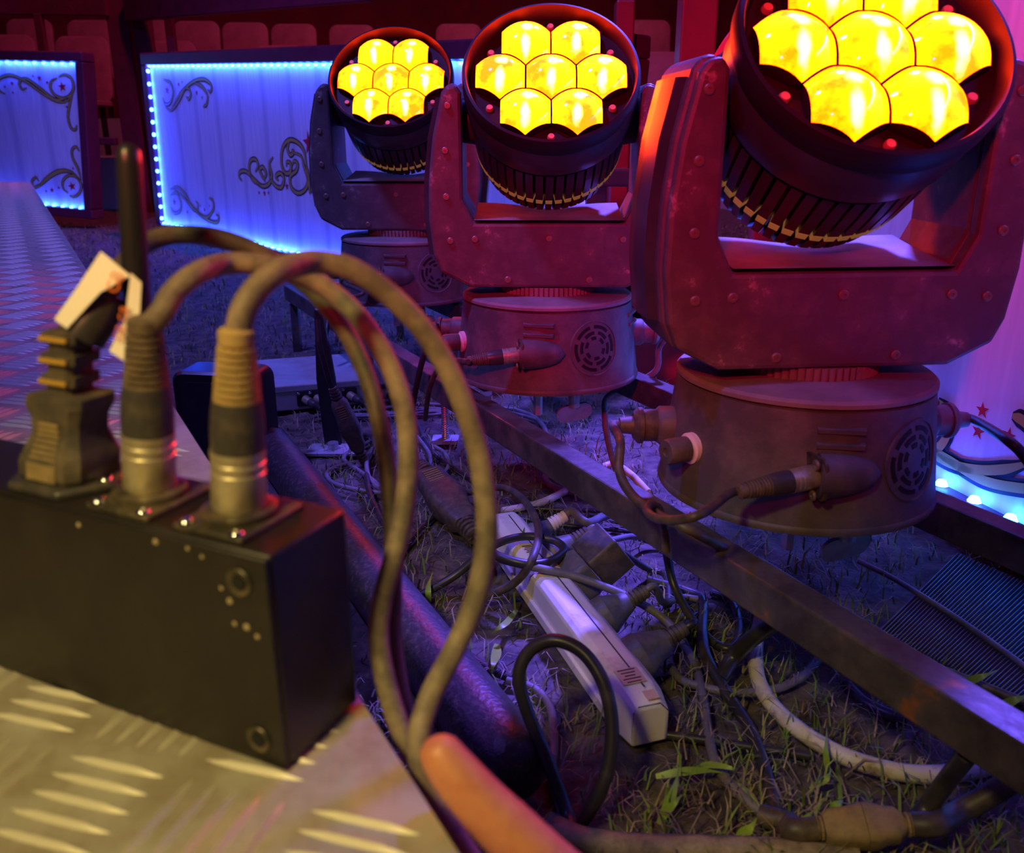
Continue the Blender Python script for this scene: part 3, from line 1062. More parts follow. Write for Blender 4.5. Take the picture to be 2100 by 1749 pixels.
def make_lamp(px, py, label, pan, tilt, base_rot):
    p = at(px, py, ZB)
    t = thing('moving_head_lamp', label, 'stage light', (p.x, p.y, ZB), 0)
    base = link('base', shared('base', base_mesh), t, rot=(0, 0, base_rot))
    link('lid', shared('lid', lid_mesh), base)
    link('swivel_collar', shared('collar', collar_mesh), base)
    # vent louvres
    def louvre():
        mb = MB()
        mb.loft([[(-0.019, -0.0030, -0.002), (0.019, -0.0030, -0.002), (0.019, 0.0030, -0.002), (-0.019, 0.0030, -0.002)],
                 [(-0.019, -0.0015, 0.0005), (0.017, -0.0020, 0.0036), (0.017, 0.0015, 0.0036), (-0.019, 0.0015, 0.0005)]])
        return mb.mesh('vent_louvre', M['lamp_plastic'], 40)
    for az in (R(-4), R(78)):
        for z in (0.074, 0.086):
            o = link('vent_louvre', shared('louvre', louvre), base)
            o.matrix_local = azm(az, wall_r(z), z)
    grille_parts(base, R(32), 0.056)
    # fuse holder
    fh = MB()
    fh.lathe([(0.0135, -0.006), (0.0135, 0.003), (0.0110, 0.004), (0.0110, 0.006)], 24)
    o = link('fuse_holder', shared('fuse', lambda: fh.mesh('fuse_holder', M['white_ring'], 40)), base)
    o.matrix_local = azm(R(-68), wall_r(0.05), 0.05)
    cap = MB().lathe([(0.0112, 0.006), (0.0112, 0.024), (0.0100, 0.0265), (0.0040, 0.0265), (0.0035, 0.0250), (0.0, 0.0250)], 24)
    link('fuse_cap', shared('fusecap', lambda: cap.mesh('fuse_cap', M['lamp_plastic'], 40)), o)
    # data socket housing: a teardrop scoop whose mouth faces to the left
    def hood():
        mb = MB()
        rings_ = []
        for k in range(9):
            f = k / 8
            rad = 0.0175 * math.sqrt(max(1 - f ** 2.2, 0.0)) + 0.0006
            c = Vector((-0.006 + 0.050 * f, 0, 0.008 - 0.012 * f))
            rings_.append([c + Vector((0, rad * math.cos(2 * PI * i / 20), rad * 0.95 * math.sin(2 * PI * i / 20))) for i in range(20)])
        mb.loft(rings_)
        return mb.mesh('socket_hood', M['lamp_plastic'], 50)
    o = link('socket_hood', shared('hood', hood), base)
    m_ = azm(R(-10), wall_r(0.053), 0.053)
    o.matrix_local = m_
    fl = shared('sflange', lambda: MB().prism(rrect(0.034, 0.030, 0.006), -0.001, 0.0015, axis_matrix((-0.0075, 0, 0.008), (-0.93, -0.05, 0.36))).mesh('socket_flange', M['flange'], 30))
    s_ = link('socket_flange', fl, base)
    s_.matrix_local = m_
    for k, (sx, sy) in enumerate(((0, 0.0125), (0, -0.0125))):
        sc = link('screw', screw_mesh, base)
        sc.matrix_local = m_ @ axis_matrix((-0.010, sy, 0.009 + 0.008), (-0.93, -0.05, 0.36))
    # power sockets on both sides
    pw = shared('pwr', lambda: MB().lathe([(0.0175, -0.008), (0.0175, 0.010), (0.0150, 0.013), (0.0, 0.013)], 24).mesh('power_socket', M['lamp_plastic'], 40))
    for az in (R(-92), R(92)):
        o = link('power_socket', pw, base)
        o.matrix_local = azm(az, wall_r(0.055), 0.055)
    # clamp hardware below
    cb = shared('clampbar', lambda: MB().box((0, 0, -0.006), (0.20, 0.03, 0.010)).mesh('clamp_bar', M['black_metal'], 0))
    link('clamp_bar', cb, t, (0, 0, 0), rot=(0, 0, R(27)))
    wn = shared('wing', lambda: MB().prism(rrect(0.048, 0.024, 0.0115, 6), -0.002, 0.002, XZ).lathe([(0.008, 0.010), (0.008, 0.030), (0.0, 0.030)], 16).mesh('wing_nut', M['steel'], 30))
    link('wing_nut', wn, t, (0.035, -0.055, -0.040), rot=(R(12), R(-8), R(14)))
    bt = shared('bolt', lambda: MB().lathe([(0.0, -0.046), (0.006, -0.046), (0.006, -0.020), (0.011, -0.019), (0.011, -0.011), (0.006, -0.010), (0.006, 0.0)], 6).mesh('clamp_bolt', M['steel'], 0))
    link('clamp_bolt', bt, t, (-0.012, -0.045, 0))

    yoke = link('yoke', shared('yoke', yoke_body), t, rot=(0, 0, pan), bevel=0.005)
    link('front_cover', shared('cover', yoke_cover), yoke, bevel=0.004)
    link('cradle', shared('cradle', cradle), yoke)
    sd = shared('side', yoke_side)
    link('side_cover', sd, yoke)
    o = link('side_cover', sd, yoke)
    o.rotation_euler = (0, 0, PI)
    for (sx, sz) in ((-0.120, 0.335), (-0.124, 0.285), (-0.124, 0.232), (-0.120, 0.180), (-0.090, 0.182), (0.0, 0.183), (0.090, 0.182), (0.120, 0.180), (0.124, 0.232), (0.124, 0.285), (0.120, 0.335), (-0.050, 0.133), (0.050, 0.133)):
        o = link('screw', screw_mesh, yoke)
        o.matrix_local = axis_matrix((sx, -0.0600, sz), (0, -1, 0))
    # head on its tilt axis
    PV = 0.319
    head = link('head', shared('head', head_shell), yoke, (0, 0, PV), rot=(-tilt, 0, 0))
    link('front_ring', shared('ring', ring_mesh), head)
    link('lens_plate', shared('bezel', bezel_mesh), head)
    pos = [(0, 0)] + [(SP * math.cos(R(60 * k)), SP * math.sin(R(60 * k))) for k in range(6)]
    for (lx, lz) in pos:
        link('lens', lens_me, head, (lx, -0.066, lz))
    for k in range(6):
        a = R(30 + 60 * k)
        kb = shared('knob', lambda: MB().lathe([(0.0, 0.0), (0.0045, 0.0), (0.0045, 0.010), (0.0035, 0.012), (0.0, 0.012)], 14, HX).mesh('post', M['tan_knob'], 40))
        link('post', kb, head, (0.081 * math.cos(a), -0.058, 0.081 * math.sin(a)))
    for k in range(48):
        a = 2 * PI * k / 48
        f_ = link('fin', fin_mesh, head, rot=(0, a, 0))
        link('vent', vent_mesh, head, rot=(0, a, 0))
        link('rear_fin', rear_fin_mesh, head, rot=(0, a, 0))
    hub = shared('hub', lambda: MB().lathe([(0.030, 0.080), (0.026, 0.106), (0.0, 0.106)], 28, axis_matrix((0, 0, 0), (1, 0, 0))).mesh('tilt_hub', M['head_plastic'], 40))
    link('tilt_hub', hub, head)
    link('tilt_hub', hub, head, rot=(0, 0, PI))
    return t


lamp3 = make_lamp(1622, 986, 'largest moving head lamp with seven amber lenses, beside the close fence panel', R(5), R(38), R(3))
lamp2 = make_lamp(1120, 762, 'middle moving head lamp of the three, silver wing nut hanging under its base', R(-1), R(40), R(-3))
lamp1 = make_lamp(832, 606, 'smallest looking moving head lamp at the far end of the steel rails', R(-3), R(38), R(3))
lamp1.scale = (1.08, 1.08, 1.08)

# ------------------------------------------------------------------ steel ladder frame carrying the lamps
RP = Vector((-0.036, 1.032, 0))
RD = Vector((0.456, -0.890, 0)).normalized()
RN = Vector((0.890, 0.456, 0)).normalized()
frame = thing('lamp_rail_frame', 'long black steel ladder frame with rust spots carrying the three lamps', 'frame', (RP.x, RP.y, 0))
ra = math.atan2(RD.y, RD.x)
RT = 0.138
rail_len0, rail_len1 = -0.98, 0.93


def rail_member(p, q_, wd, z0, z1, name):
    p, q_ = Vector(p) - RP, Vector(q_) - RP
    t = (q_ - p).normalized()
    s = Vector((-t.y, t.x, 0)) * wd / 2
    rr = [Vector((p.x, p.y, z0)) + s, Vector((p.x, p.y, z0)) - s, Vector((p.x, p.y, z1)) - s, Vector((p.x, p.y, z1)) + s]
    MB().loft([rr, [x + (q_ - p) for x in rr]]).build(name, M['rail'], frame, sm=0, bevel=0.002)


rail_member(RP + RD * rail_len0, RP + RD * rail_len1, 0.026, RT - 0.032, RT, 'rail')
rail_member(RP + RN * 0.239 + RD * rail_len0, RP + RN * 0.239 + RD * rail_len1, 0.026, RT - 0.032, RT, 'rail')
for s_ in (rail_len0 + 0.02, 0.915):
    rail_member(RP + RD * s_ + RN * 0.013, RP + RD * s_ + RN * 0.226, 0.026, RT - 0.032, RT, 'crossbar')
for s_ in (rail_len0 + 0.03, -0.45, 0.88):
    for o_ in (0.0, 0.239):
        c = RP + RD * s_ + RN * o_ - RP
        MB().box((c.x, c.y, (RT - 0.032) / 2 - 0.005), (0.016, 0.016, RT - 0.030)).build('frame_leg', M['rail'], frame, sm=0)

# ------------------------------------------------------------------ connectors and cables
def xlr_parts(t, loc, axis, boot='boot_brown', sc=1.0, up=(0, 0, 1), name_cable=None):
    """XLR plug: nickel shell, black sleeve, ribbed boot along +axis from loc; returns the cable exit point"""
    m = axis_matrix(Vector(loc) - t.location, axis, up) @ Matrix.Scale(sc, 4)
    MB().lathe([(0.0, 0.0), (0.0096, 0.0), (0.0100, 0.001), (0.0100, 0.014), (0.0095, 0.0145), (0.0095, 0.0155), (0.0100, 0.016), (0.0100, 0.018), (0.0095, 0.0185), (0.0095, 0.0195), (0.0100, 0.020), (0.0100, 0.0225), (0.0, 0.0225)], 32, m).build('shell', M['nickel'], t, sm=30)
    MB().lathe([(0.0, 0.0224), (0.0097, 0.0225), (0.0098, 0.030), (0.0094, 0.037), (0.0086, 0.0415), (0.0, 0.0416)], 28, m).build('sleeve', M['sleeve'], t, sm=40)
    prof = [(0.0, 0.0410)]
    n_ = 8
    for k in range(n_):
        z = 0.0412 + k * 0.0026
        r_ = 0.0085 - 0.0019 * k / n_
        prof += [(r_, z), (r_, z + 0.0015), (r_ - 0.0015, z + 0.0016), (r_ - 0.0015, z + 0.0025)]
    prof += [(0.0063, 0.0622), (0.0063, 0.0668), (0.0045, 0.0680), (0.0, 0.0680)]
    MB().lathe(prof, 28, m).build('boot', M[boot], t, sm=25)
    return m @ Vector((0, 0, 0.067)) + t.location


def cable_part(t, pts, r, mt, n=10, k=6, name='cable'):
    P = [Vector(p) - t.location for p in smooth(pts, k)]
    return MB().tube(P, r, n).build(name, M[mt], t, sm=60)


def depth_of(p):
    return (Vector(p) - CAM).dot(CF)


def ground_cable(label, pts, r, mt, name='cable', cat='cable', k=6, group=None):
    """pts: (px, py, height above ground[, ...]) found on the ground plane"""
    W = [at(p[0], p[1], (p[2] if len(p) > 2 else r * 0.9)) for p in pts]
    o = W[0].copy()
    P = [q_ - o for q_ in smooth(W, k)]
    ob = MB().tube(P, r, 8).build(name, M[mt], None, o, sm=60)
    return tag(ob, label, cat, group)


# ---- the black box with its sockets
BA = Vector((-0.0758, 0.2430, TZ))
BU = Vector((-math.cos(R(25)), math.sin(R(25)), 0))      # along the front, to the left
BW = Vector((math.sin(R(25)), math.cos(R(25)), 0))       # towards the back
BH, BD, BL = 0.080, 0.042, 0.205
BT = TZ + BH
box = thing('wireless_box', 'small matt black metal box with three upright connectors standing on the checker plate', 'control box', BA)


def bxy(s, w_, z=0.0):
    return BU * s + BW * w_ + Vector((0, 0, z))


def bprism(s0, s1, w0, w1, z0, z1):
    mb = MB()
    c = [bxy(s0, w0), bxy(s1, w0), bxy(s1, w1), bxy(s0, w1)]
    return mb.loft([[p + Vector((0, 0, z0)) for p in c], [p + Vector((0, 0, z1)) for p in c]])


bprism(0, BL, 0.0020, BD, 0.0012, BH).build('body', M['box_black'], box, sm=30, bevel=0.0012)
face = bprism(0.0003, BL, 0, 0.0021, 0.0008, BH - 0.0006).build('front_plate', M['box_black'], box, sm=30, bevel=0.0006)
rim = MB().lathe([(0.0028, -0.0012), (0.0050, 0.0002), (0.0046, 0.0007), (0.0030, 0.0003), (0.0022, -0.0030)], 20, closed=False)
rim_me = rim.mesh('screw_hole', M['flange'], 40)
hole_me = MB().lathe([(0.0027, 0.0), (0.0027, 0.0004), (0.0, 0.0004)], 16).mesh('screw_recess', M['dark_gap'], 40)
for (s, z) in ((0.0115, BH - 0.0105), (0.0105, 0.0105)):
    o = link('screw_hole', rim_me, face)
    o.matrix_local = axis_matrix(bxy(s, -0.0002, z), -BW)
    o = link('screw_recess', hole_me, face)
    o.matrix_local = axis_matrix(bxy(s, -0.0004, z), -BW)
speck = MB().lathe([(0.0010, 0.0), (0.0007, 0.0003), (0.0, 0.0003)], 8).mesh('dust_speck', M['dust_speck'], 40)
for (s, z) in ((0.0165, 0.0615), (0.0155, 0.0535), (0.0105, 0.0535), (0.0195, 0.0655), (0.0065, 0.0510), (0.046, 0.0765), (0.032, 0.0770), (0.082, 0.0755), (0.0262, 0.0752)):
    o = link('dust_speck', speck, face)
    o.matrix_local = axis_matrix(bxy(s, -0.0001, z), -BW) @ Matrix.Scale(random.uniform(0.7, 1.3), 4)
# flange plates, sockets and chrome screws on the top
SX = {'r': 0.0275, 'l': 0.0680, 'p': 0.1100}
flange_me = {}
for key in ('r', 'l'):
    s = SX[key]
    c = [bxy(s - 0.0145, 0.004), bxy(s + 0.0145, 0.004), bxy(s + 0.0145, 0.036), bxy(s - 0.0145, 0.036)]
    fl = MB().loft([[p + Vector((0, 0, BH - 0.0004)) for p in c], [p + Vector((0, 0, BH + 0.0022)) for p in c]]).build('socket_flange', M['flange'], box, sm=30, bevel=0.0008)
    MB().lathe([(0.0128, BH), (0.0128, BH + 0.0045), (0.0110, BH + 0.0052), (0.0, BH + 0.0052)], 32, Matrix.Translation(bxy(s, 0.020))).build('socket', M['flange'], box, sm=30)
    for (ds, dw) in ((-0.0105, 0.0065), (0.0105, 0.0335), (0.0105, 0.0065)):
        o = link('screw', MESH.setdefault('chrome', MB().lathe([(0.0026, 0.0), (0.0024, 0.0009), (0.0014, 0.0015), (0.0, 0.0016)], 16).mesh('screw', M['chrome'], 60)), fl)
        o.location = bxy(s + ds, dw, BH + 0.0022)
s = SX['p']
c = [bxy(s - 0.0240, 0.021), bxy(s - 0.0130, 0.004), bxy(s + 0.0130, 0.004), bxy(s + 0.0240, 0.021), bxy(s + 0.0130, 0.038), bxy(s - 0.0130, 0.038)]
fl = MB().loft([[p + Vector((0, 0, BH - 0.0004)) for p in c], [p + Vector((0, 0, BH + 0.0030)) for p in c]]).build('power_flange', M['sleeve'], box, sm=30, bevel=0.0012)
for ds in (-0.0185, 0.0185):
    o = link('screw', MESH['chrome'], fl)
    o.location = bxy(s + ds, 0.021, BH + 0.0030)
# antenna
ab = BA + bxy(0.0885, 0.0375, BH)
at_ = dp(262, 292, 0.302)
ant = [ab + (at_ - ab) * f for f in (0.0, 0.06, 0.061, 0.10, 0.101, 0.6, 0.94, 0.975, 0.993, 1.0)]
MB().tube([p - box.location for p in ant], [0.0036, 0.0036, 0.0046, 0.0046, 0.0050, 0.0047, 0.0043, 0.0039, 0.0026, 0.0008], 18).build('antenna', M['antenna'], box, sm=45)

# ---- two XLR cables rising from the box and falling off the stage edge
xr = thing('xlr_cable', 'dusty xlr cable with ochre ribbed boot plugged into the black box, nearer its corner', 'cable', BA + bxy(SX['r'], 0.020, BH + 0.0052))
e = xlr_parts(xr, xr.location, (0.085, 0.0, 1), 'boot_yellow', 0.90)
de = depth_of(e)
cable_part(xr, [e - Vector((0, 0, 0.004)), dp(498, 640, de), dp(527, 592, de + 0.003), dp(572, 556, de + 0.008), dp(640, 537, 0.302), dp(720, 552, 0.308), dp(805, 610, 0.314), dp(885, 700, 0.320),
                dp(945, 815, 0.324), dp(985, 950, 0.327), dp(998, 1095, 0.327), dp(975, 1230, 0.325), dp(930, 1335, 0.322), dp(882, 1430, 0.318), dp(858, 1520, 0.312), dp(872, 1605, 0.308),
                dp(915, 1690, 0.306), dp(985, 1790, 0.31), dp(1060, 1900, 0.32)], 0.0042, 'cable_dusty', 14)
xl = thing('xlr_cable', 'dusty xlr cable with brown ribbed boot in front of the black antenna', 'cable', BA + bxy(SX['l'], 0.020, BH + 0.0052))
e = xlr_parts(xl, xl.location, (0.10, 0.0, 1), 'boot_brown', 0.90)
de = depth_of(e)
cable_part(xl, [e - Vector((0, 0, 0.004)), dp(332, 640, de), dp(356, 600, de + 0.003), dp(402, 562, de + 0.008), dp(460, 541, 0.320), dp(525, 541, 0.325), dp(590, 556, 0.330), dp(660, 585, 0.335), dp(735, 650, 0.338),
                dp(797, 745, 0.34), dp(833, 860, 0.341), dp(834, 1000, 0.341), dp(813, 1120, 0.339), dp(786, 1220, 0.337), dp(776, 1310, 0.335), dp(797, 1420, 0.331), dp(832, 1520, 0.327), dp(880, 1610, 0.325),
                dp(940, 1720, 0.33), dp(1000, 1850, 0.34)], 0.0040, 'cable_dusty', 14)

# ---- mains plug
pl0 = BA + bxy(SX['p'], 0.021, BH + 0.0030)
pc = thing('mains_lead', 'black mains cord with moulded plug and taped tag in the black box', 'cable', pl0)


def prect(w1, w2, z, ch=0.15, cx=0.0):
    """chamfered rectangle ring oriented with the box"""
    a, b_ = w1 / 2, w2 / 2
    k = min(a, b_) * ch * 2
    loc_ = [(-a + k, -b_), (a - k, -b_), (a, -b_ + k), (a, b_ - k), (a - k, b_), (-a + k, b_), (-a, b_ - k), (-a, -b_ + k)]
    return [BU * (-x) + BW * y + Vector((cx, 0, z)) for x, y in loc_]


MB().loft([prect(0.029, 0.022, -0.001), prect(0.0315, 0.025, 0.002), prect(0.0315, 0.025, 0.0085), prect(0.0290, 0.0225, 0.012), prect(0.0240, 0.0180, 0.019), prect(0.0240, 0.0180, 0.025),
           prect(0.0285, 0.0205, 0.0305), prect(0.0280, 0.0200, 0.0340), prect(0.0170, 0.0150, 0.0350)]).build('plug_body', M['plug_black'], pc, sm=25)
MB().loft([[BU * 0.0075 - BW * 0.0128 + Vector((0, 0, 0.001)), BU * -0.0075 - BW * 0.0128 + Vector((0, 0, 0.001)), BU * -0.0075 - BW * 0.0128 + Vector((0, 0, 0.008)), BU * 0.0075 - BW * 0.0128 + Vector((0, 0, 0.008))],
           [BU * 0.0075 - BW * 0.0120 + Vector((0, 0, 0.001)), BU * -0.0075 - BW * 0.0120 + Vector((0, 0, 0.001)), BU * -0.0075 - BW * 0.0120 + Vector((0, 0, 0.008)), BU * 0.0075 - BW * 0.0120 + Vector((0, 0, 0.008))]]).build('grip_pad', M['plug_tan'], pc, sm=0)
for k in range(7):
    z = 0.0095 + k * 0.0022
    wd = 0.013 - 0.0005 * k
    y0 = 0.0114 - 0.0024 * min(k / 4, 1)
    c = [BU * wd / 2 - BW * (y0 + 0.0006), BU * -wd / 2 - BW * (y0 + 0.0006), BU * -wd / 2 - BW * (y0 - 0.003), BU * wd / 2 - BW * (y0 - 0.003)]
    MB().loft([[p + Vector((0, 0, z)) for p in c], [p + Vector((0, 0, z + 0.0013)) for p in c]]).build('grip_rib', M['plug_tan'], pc, sm=0)
MB().loft([prect(0.0130, 0.0120, 0.0345), prect(0.0125, 0.0115, 0.0600)]).build('strain_relief', M['plug_black'], pc, sm=25)
for z in (0.0385, 0.0470, 0.0555):
    MB().loft([prect(0.0170, 0.0150, z), prect(0.0170, 0.0150, z + 0.0038)]).build('relief_collar', M['plug_black'], pc, sm=25)
    c = [BU * 0.0070 - BW * 0.0080, BU * -0.0070 - BW * 0.0080, BU * -0.0070 - BW * 0.0070, BU * 0.0070 - BW * 0.0070]
    MB().loft([[p + Vector((0, 0, z + 0.0008)) for p in c], [p + Vector((0, 0, z + 0.0026)) for p in c]]).build('collar_band', M['plug_orange'], pc, sm=0)
SHR = Matrix(((1, 0, 0.15, 0), (0, 1, 0.0, 0), (0, 0, 0.92, 0), (0, 0, 0, 1)))
for ch in list(bpy.data.objects):
    if ch.parent == pc:
        ch.data.transform(SHR)
top = pl0 + SHR @ Vector((0, 0, 0.060))
dt = depth_of(top)
cable_part(pc, [top - Vector((0, 0, 0.003)), top + Vector((0.001, 0.0, 0.003)), dp(188, 655, dt), dp(220, 600, dt + 0.002), dp(250, 548, dt + 0.006), dp(290, 505, 0.334), dp(350, 482, 0.342), dp(430, 484, 0.348), dp(510, 508, 0.353), dp(580, 548, 0.357), dp(650, 606, 0.360), dp(712, 685, 0.362),
                dp(757, 785, 0.363), dp(785, 900, 0.362), dp(799, 1010, 0.361), dp(806, 1110, 0.360), dp(806, 1220, 0.357), dp(806, 1320, 0.353), dp(823, 1430, 0.349), dp(852, 1530, 0.346), dp(900, 1640, 0.346), dp(970, 1780, 0.355)], 0.0038, 'cable_dusty2', 14)
cable_part(pc, [dp(166, 694, dt), dp(184, 666, dt), dp(204, 632, dt + 0.001), dp(222, 602, dt + 0.002)], [0.0050] + [0.0080] * 16 + [0.0075, 0.0062], 'cable_black', 16, 6, 'cord_sleeve')


def sheet(name, pxs, ds, mt, parent, bulge=0.0, th=0.0004):
    """thin tape flap: quad strip between two px polylines, given real thickness"""
    a = [dp(x, y, d) - parent.location for (x, y), d in zip(pxs[0], ds[0])]
    c = [dp(x, y, d) - parent.location for (x, y), d in zip(pxs[1], ds[1])]
    nn = (a[1] - a[0]).cross(c[0] - a[0]).normalized() * th
    n_ = len(a)
    vs_ = a + c + [p + nn for p in a] + [p + nn for p in c]
    fs_ = []
    for i in range(n_ - 1):
        fs_.append((i, i + 1, n_ + i + 1, n_ + i))
        fs_.append((2 * n_ + i, 3 * n_ + i, 3 * n_ + i + 1, 2 * n_ + i + 1))
        fs_.append((i, 2 * n_ + i, 2 * n_ + i + 1, i + 1))
        fs_.append((n_ + i, n_ + i + 1, 3 * n_ + i + 1, 3 * n_ + i))
    fs_ += [(0, n_, 3 * n_, 2 * n_), (n_ - 1, 3 * n_ - 1, 4 * n_ - 1, 2 * n_ - 1)]
    return MB().add(vs_, fs_).build(name, M[mt], parent, sm=40)


tf = dt - 0.0090
tapeA = sheet('tape_flap', [[(208, 516), (160, 588), (112, 655)], [(268, 566), (206, 600), (138, 674)]], [[tf, tf - 0.0006, tf], [tf + 0.0008, tf - 0.0004, tf]], 'tape_white', pc)
tapeB = sheet('tape_flap', [[(268, 560), (256, 655), (224, 720)], [(290, 580), (286, 655), (272, 752)]], [[tf + 0.0006, tf, tf], [tf + 0.002, tf + 0.001, tf + 0.0006]], 'tape_white', pc)
sheet('tape_stripe', [[(207, 519), (199, 530)], [(268, 566), (259, 575)]], [[tf - 0.0008] * 2, [tf - 0.0002] * 2], 'tape_orange', tapeA)
sheet('tape_stripe', [[(126, 638), (118, 648)], [(150, 656), (143, 664)]], [[tf - 0.0012] * 2, [tf - 0.0012] * 2], 'tape_orange', tapeA)
sheet('tape_stripe', [[(232, 710), (227, 718)], [(272, 730), (272, 742)]], [[tf - 0.0008] * 2, [tf - 0.0004] * 2], 'tape_orange', tapeB)
for t_, yy in ((tapeA, 0), (tapeB, 1)):
    cu = bpy.data.curves.new('tape_print', 'FONT')
    cu.body = 'GB' if yy == 0 else 'GB GB'
    cu.size = 0.0058 if yy == 0 else 0.0042
    cu.extrude = 0.00005
    tmp = bpy.data.objects.new('tape_print', cu)
    col.objects.link(tmp)
    dg = bpy.context.evaluated_depsgraph_get()
    me = bpy.data.meshes.new_from_object(tmp.evaluated_get(dg))
    bpy.data.objects.remove(tmp)
    me.materials.clear()
    me.materials.append(M['tape_orange'])
    o = link('tape_print', me, t_)
    p = dp(240, 604, tf - 0.0014) if yy == 0 else dp(250, 700, tf - 0.0012)
    xax = (dp(262, 590, 0.313) - dp(248, 628, 0.313)).normalized() if yy == 0 else (dp(268, 620, 0.313) - dp(247, 712, 0.313)).normalized()
    zax = (CAM - p).normalized()
    yax = zax.cross(xax).normalized()
    zax = xax.cross(yax)
    mm = Matrix((xax, yax, zax)).transposed().to_4x4()
    mm.translation = p - pc.location
    o.matrix_local = mm

# ---- finger and hand steadying the cable at the stage edge
hand = thing('person', 'bare finger of a person steadying the dusty cable at the stage edge', 'person', dp(1240, 1900, 0.285))
hl = hand.location
def chain(points, radii):
    P = smooth([Vector(p) - hl for p in points], 5)
    n_ = len(P)
    rs_ = []
    for i in range(n_):
        f = i / (n_ - 1) * (len(radii) - 1)
        k = min(int(f), len(radii) - 2)
        rs_.append(radii[k] + (radii[k + 1] - radii[k]) * (f - k))
    return P, rs_
hb = MB()
tip = [dp(884, 1512, 0.278), dp(888, 1520, 0.278), dp(899, 1538, 0.2775), dp(935, 1588, 0.2765), dp(985, 1645, 0.2755), dp(1040, 1700, 0.275), dp(1110, 1765, 0.275), dp(1190, 1840, 0.278), dp(1270, 1925, 0.285)]
P_, r_ = chain(tip, [0.0012, 0.0048, 0.0068, 0.0080, 0.0086, 0.0093, 0.0094, 0.0102, 0.0115])
hb.tube(P_, r_, 20)
# palm and the folded fingers, below the edge of the stage
pr = dp(1270, 1925, 0.285)
palm = [pr + Vector((-0.012, -0.004, 0.002)), pr + Vector((0.006, -0.02, -0.012)), pr + Vector((0.026, -0.045, -0.028)), pr + Vector((0.042, -0.075, -0.04)), pr + Vector((0.055, -0.11, -0.048))]
P_, r_ = chain(palm, [0.014, 0.026, 0.030, 0.026, 0.023])
hb.tube(P_, r_, 20)
for k in range(3):
    o_ = Vector((0.013, 0.006, -0.016)) * (k + 1)
    f_ = [pr + o_ + Vector((0.004, -0.018, 0.0)), pr + o_, pr + o_ + Vector((-0.022, 0.016, -0.004)), pr + o_ + Vector((-0.030, 0.006, -0.020)), pr + o_ + Vector((-0.018, -0.006, -0.022))]
    P_, r_ = chain(f_, [0.010, 0.0095, 0.0088, 0.0080, 0.0045])
    hb.tube(P_, r_, 14)
th_ = [pr + Vector((0.02, -0.05, 0.0)), pr + Vector((-0.004, -0.038, 0.012)), pr + Vector((-0.03, -0.018, 0.012)), pr + Vector((-0.05, -0.004, 0.006))]
P_, r_ = chain(th_, [0.016, 0.012, 0.0098, 0.005])
hb.tube(P_, r_, 14)
hm = hb.build('hand', M['skin'], hand, sm=180)
rm = hm.modifiers.new('merge', 'REMESH')
rm.mode = 'VOXEL'
rm.voxel_size = 0.0016
rm.use_smooth_shade = True
sb = hm.modifiers.new('soften', 'SMOOTH')
sb.factor = 0.5
sb.iterations = 4

# ------------------------------------------------------------------ plugs on the lamps
def lamp_pt(lamp, az, z, out, rot):
    d = Vector((math.sin(az), -math.cos(az), 0))
    d.rotate(Quaternion((0, 0, 1), rot))
    return lamp.location + d * out + Vector((0, 0, z)), d


def lamp_xlr(lamp, rot, label, tail, r=0.0034, mt='cable_dusty2'):
    m_ = Matrix.Rotation(rot, 4, 'Z') @ azm(R(-10), wall_r(0.053), 0.053)
    p = lamp.location + (m_ @ Vector((-0.0085, 0.0, 0.0085)))
    ax = m_.to_3x3() @ Vector((-0.93, -0.10, 0.36))
    t = thing('xlr_lead', label, 'cable', p)
    e_ = xlr_parts(t, p, ax, 'boot_brown', 0.95)
    cable_part(t, [e_ - ax.normalized() * 0.004, e_ + ax.normalized() * 0.008] + tail, r, mt, 10)
    return t


lamp_xlr(lamp3, R(3), 'dusty xlr lead plugged into the front of the largest lamp base', [dp(1440, 1053, 0.60), dp(1385, 1066, 0.612), dp(1345, 1062, 0.63), dp(1326, 1046, 0.65), dp(1335, 1034, 0.675), dp(1352, 1045, 0.69), dp(1362, 1085, 0.70), dp(1366, 1130, 0.71)])
lamp_xlr(lamp2, R(-3), 'dusty xlr lead plugged into the front of the middle lamp base', [dp(960, 742, 1.03), dp(930, 740, 1.06), dp(900, 755, 1.10), dp(880, 800, 1.14), dp(872, 860, 1.2)])
lamp_xlr(lamp1, R(3), 'dusty xlr lead plugged into the front of the far end lamp base', [dp(745, 600, 1.47), dp(715, 615, 1.5), dp(700, 650, 1.54), dp(690, 700, 1.58)])


def lamp_power(lamp, az, rot, label, tail, mt='cable_dusty2', bmat='plug_black', r=0.0042, ln=0.022):
    p, d = lamp_pt(lamp, az, 0.055, wall_r(0.055) + 0.012, rot)
    t = thing('lamp_power_lead', label, 'cable', p)
    m = axis_matrix((0, 0, 0), d)
    MB().lathe([(0.0, 0.0), (0.0145, 0.0), (0.0145, ln * 0.6), (0.0165, ln * 0.63), (0.0165, ln * 0.8), (0.012, ln), (0.0, ln)], 22, m).build('plug', M[bmat], t, sm=35)
    MB().lathe([(0.0, ln), (0.0085, ln), (0.0070, ln + 0.012), (0.0, ln + 0.012)], 18, m).build('strain_relief', M[bmat], t, sm=35)
    cable_part(t, [p + d * (ln + 0.008), p + d * (ln + 0.018)] + tail, r, mt, 10)


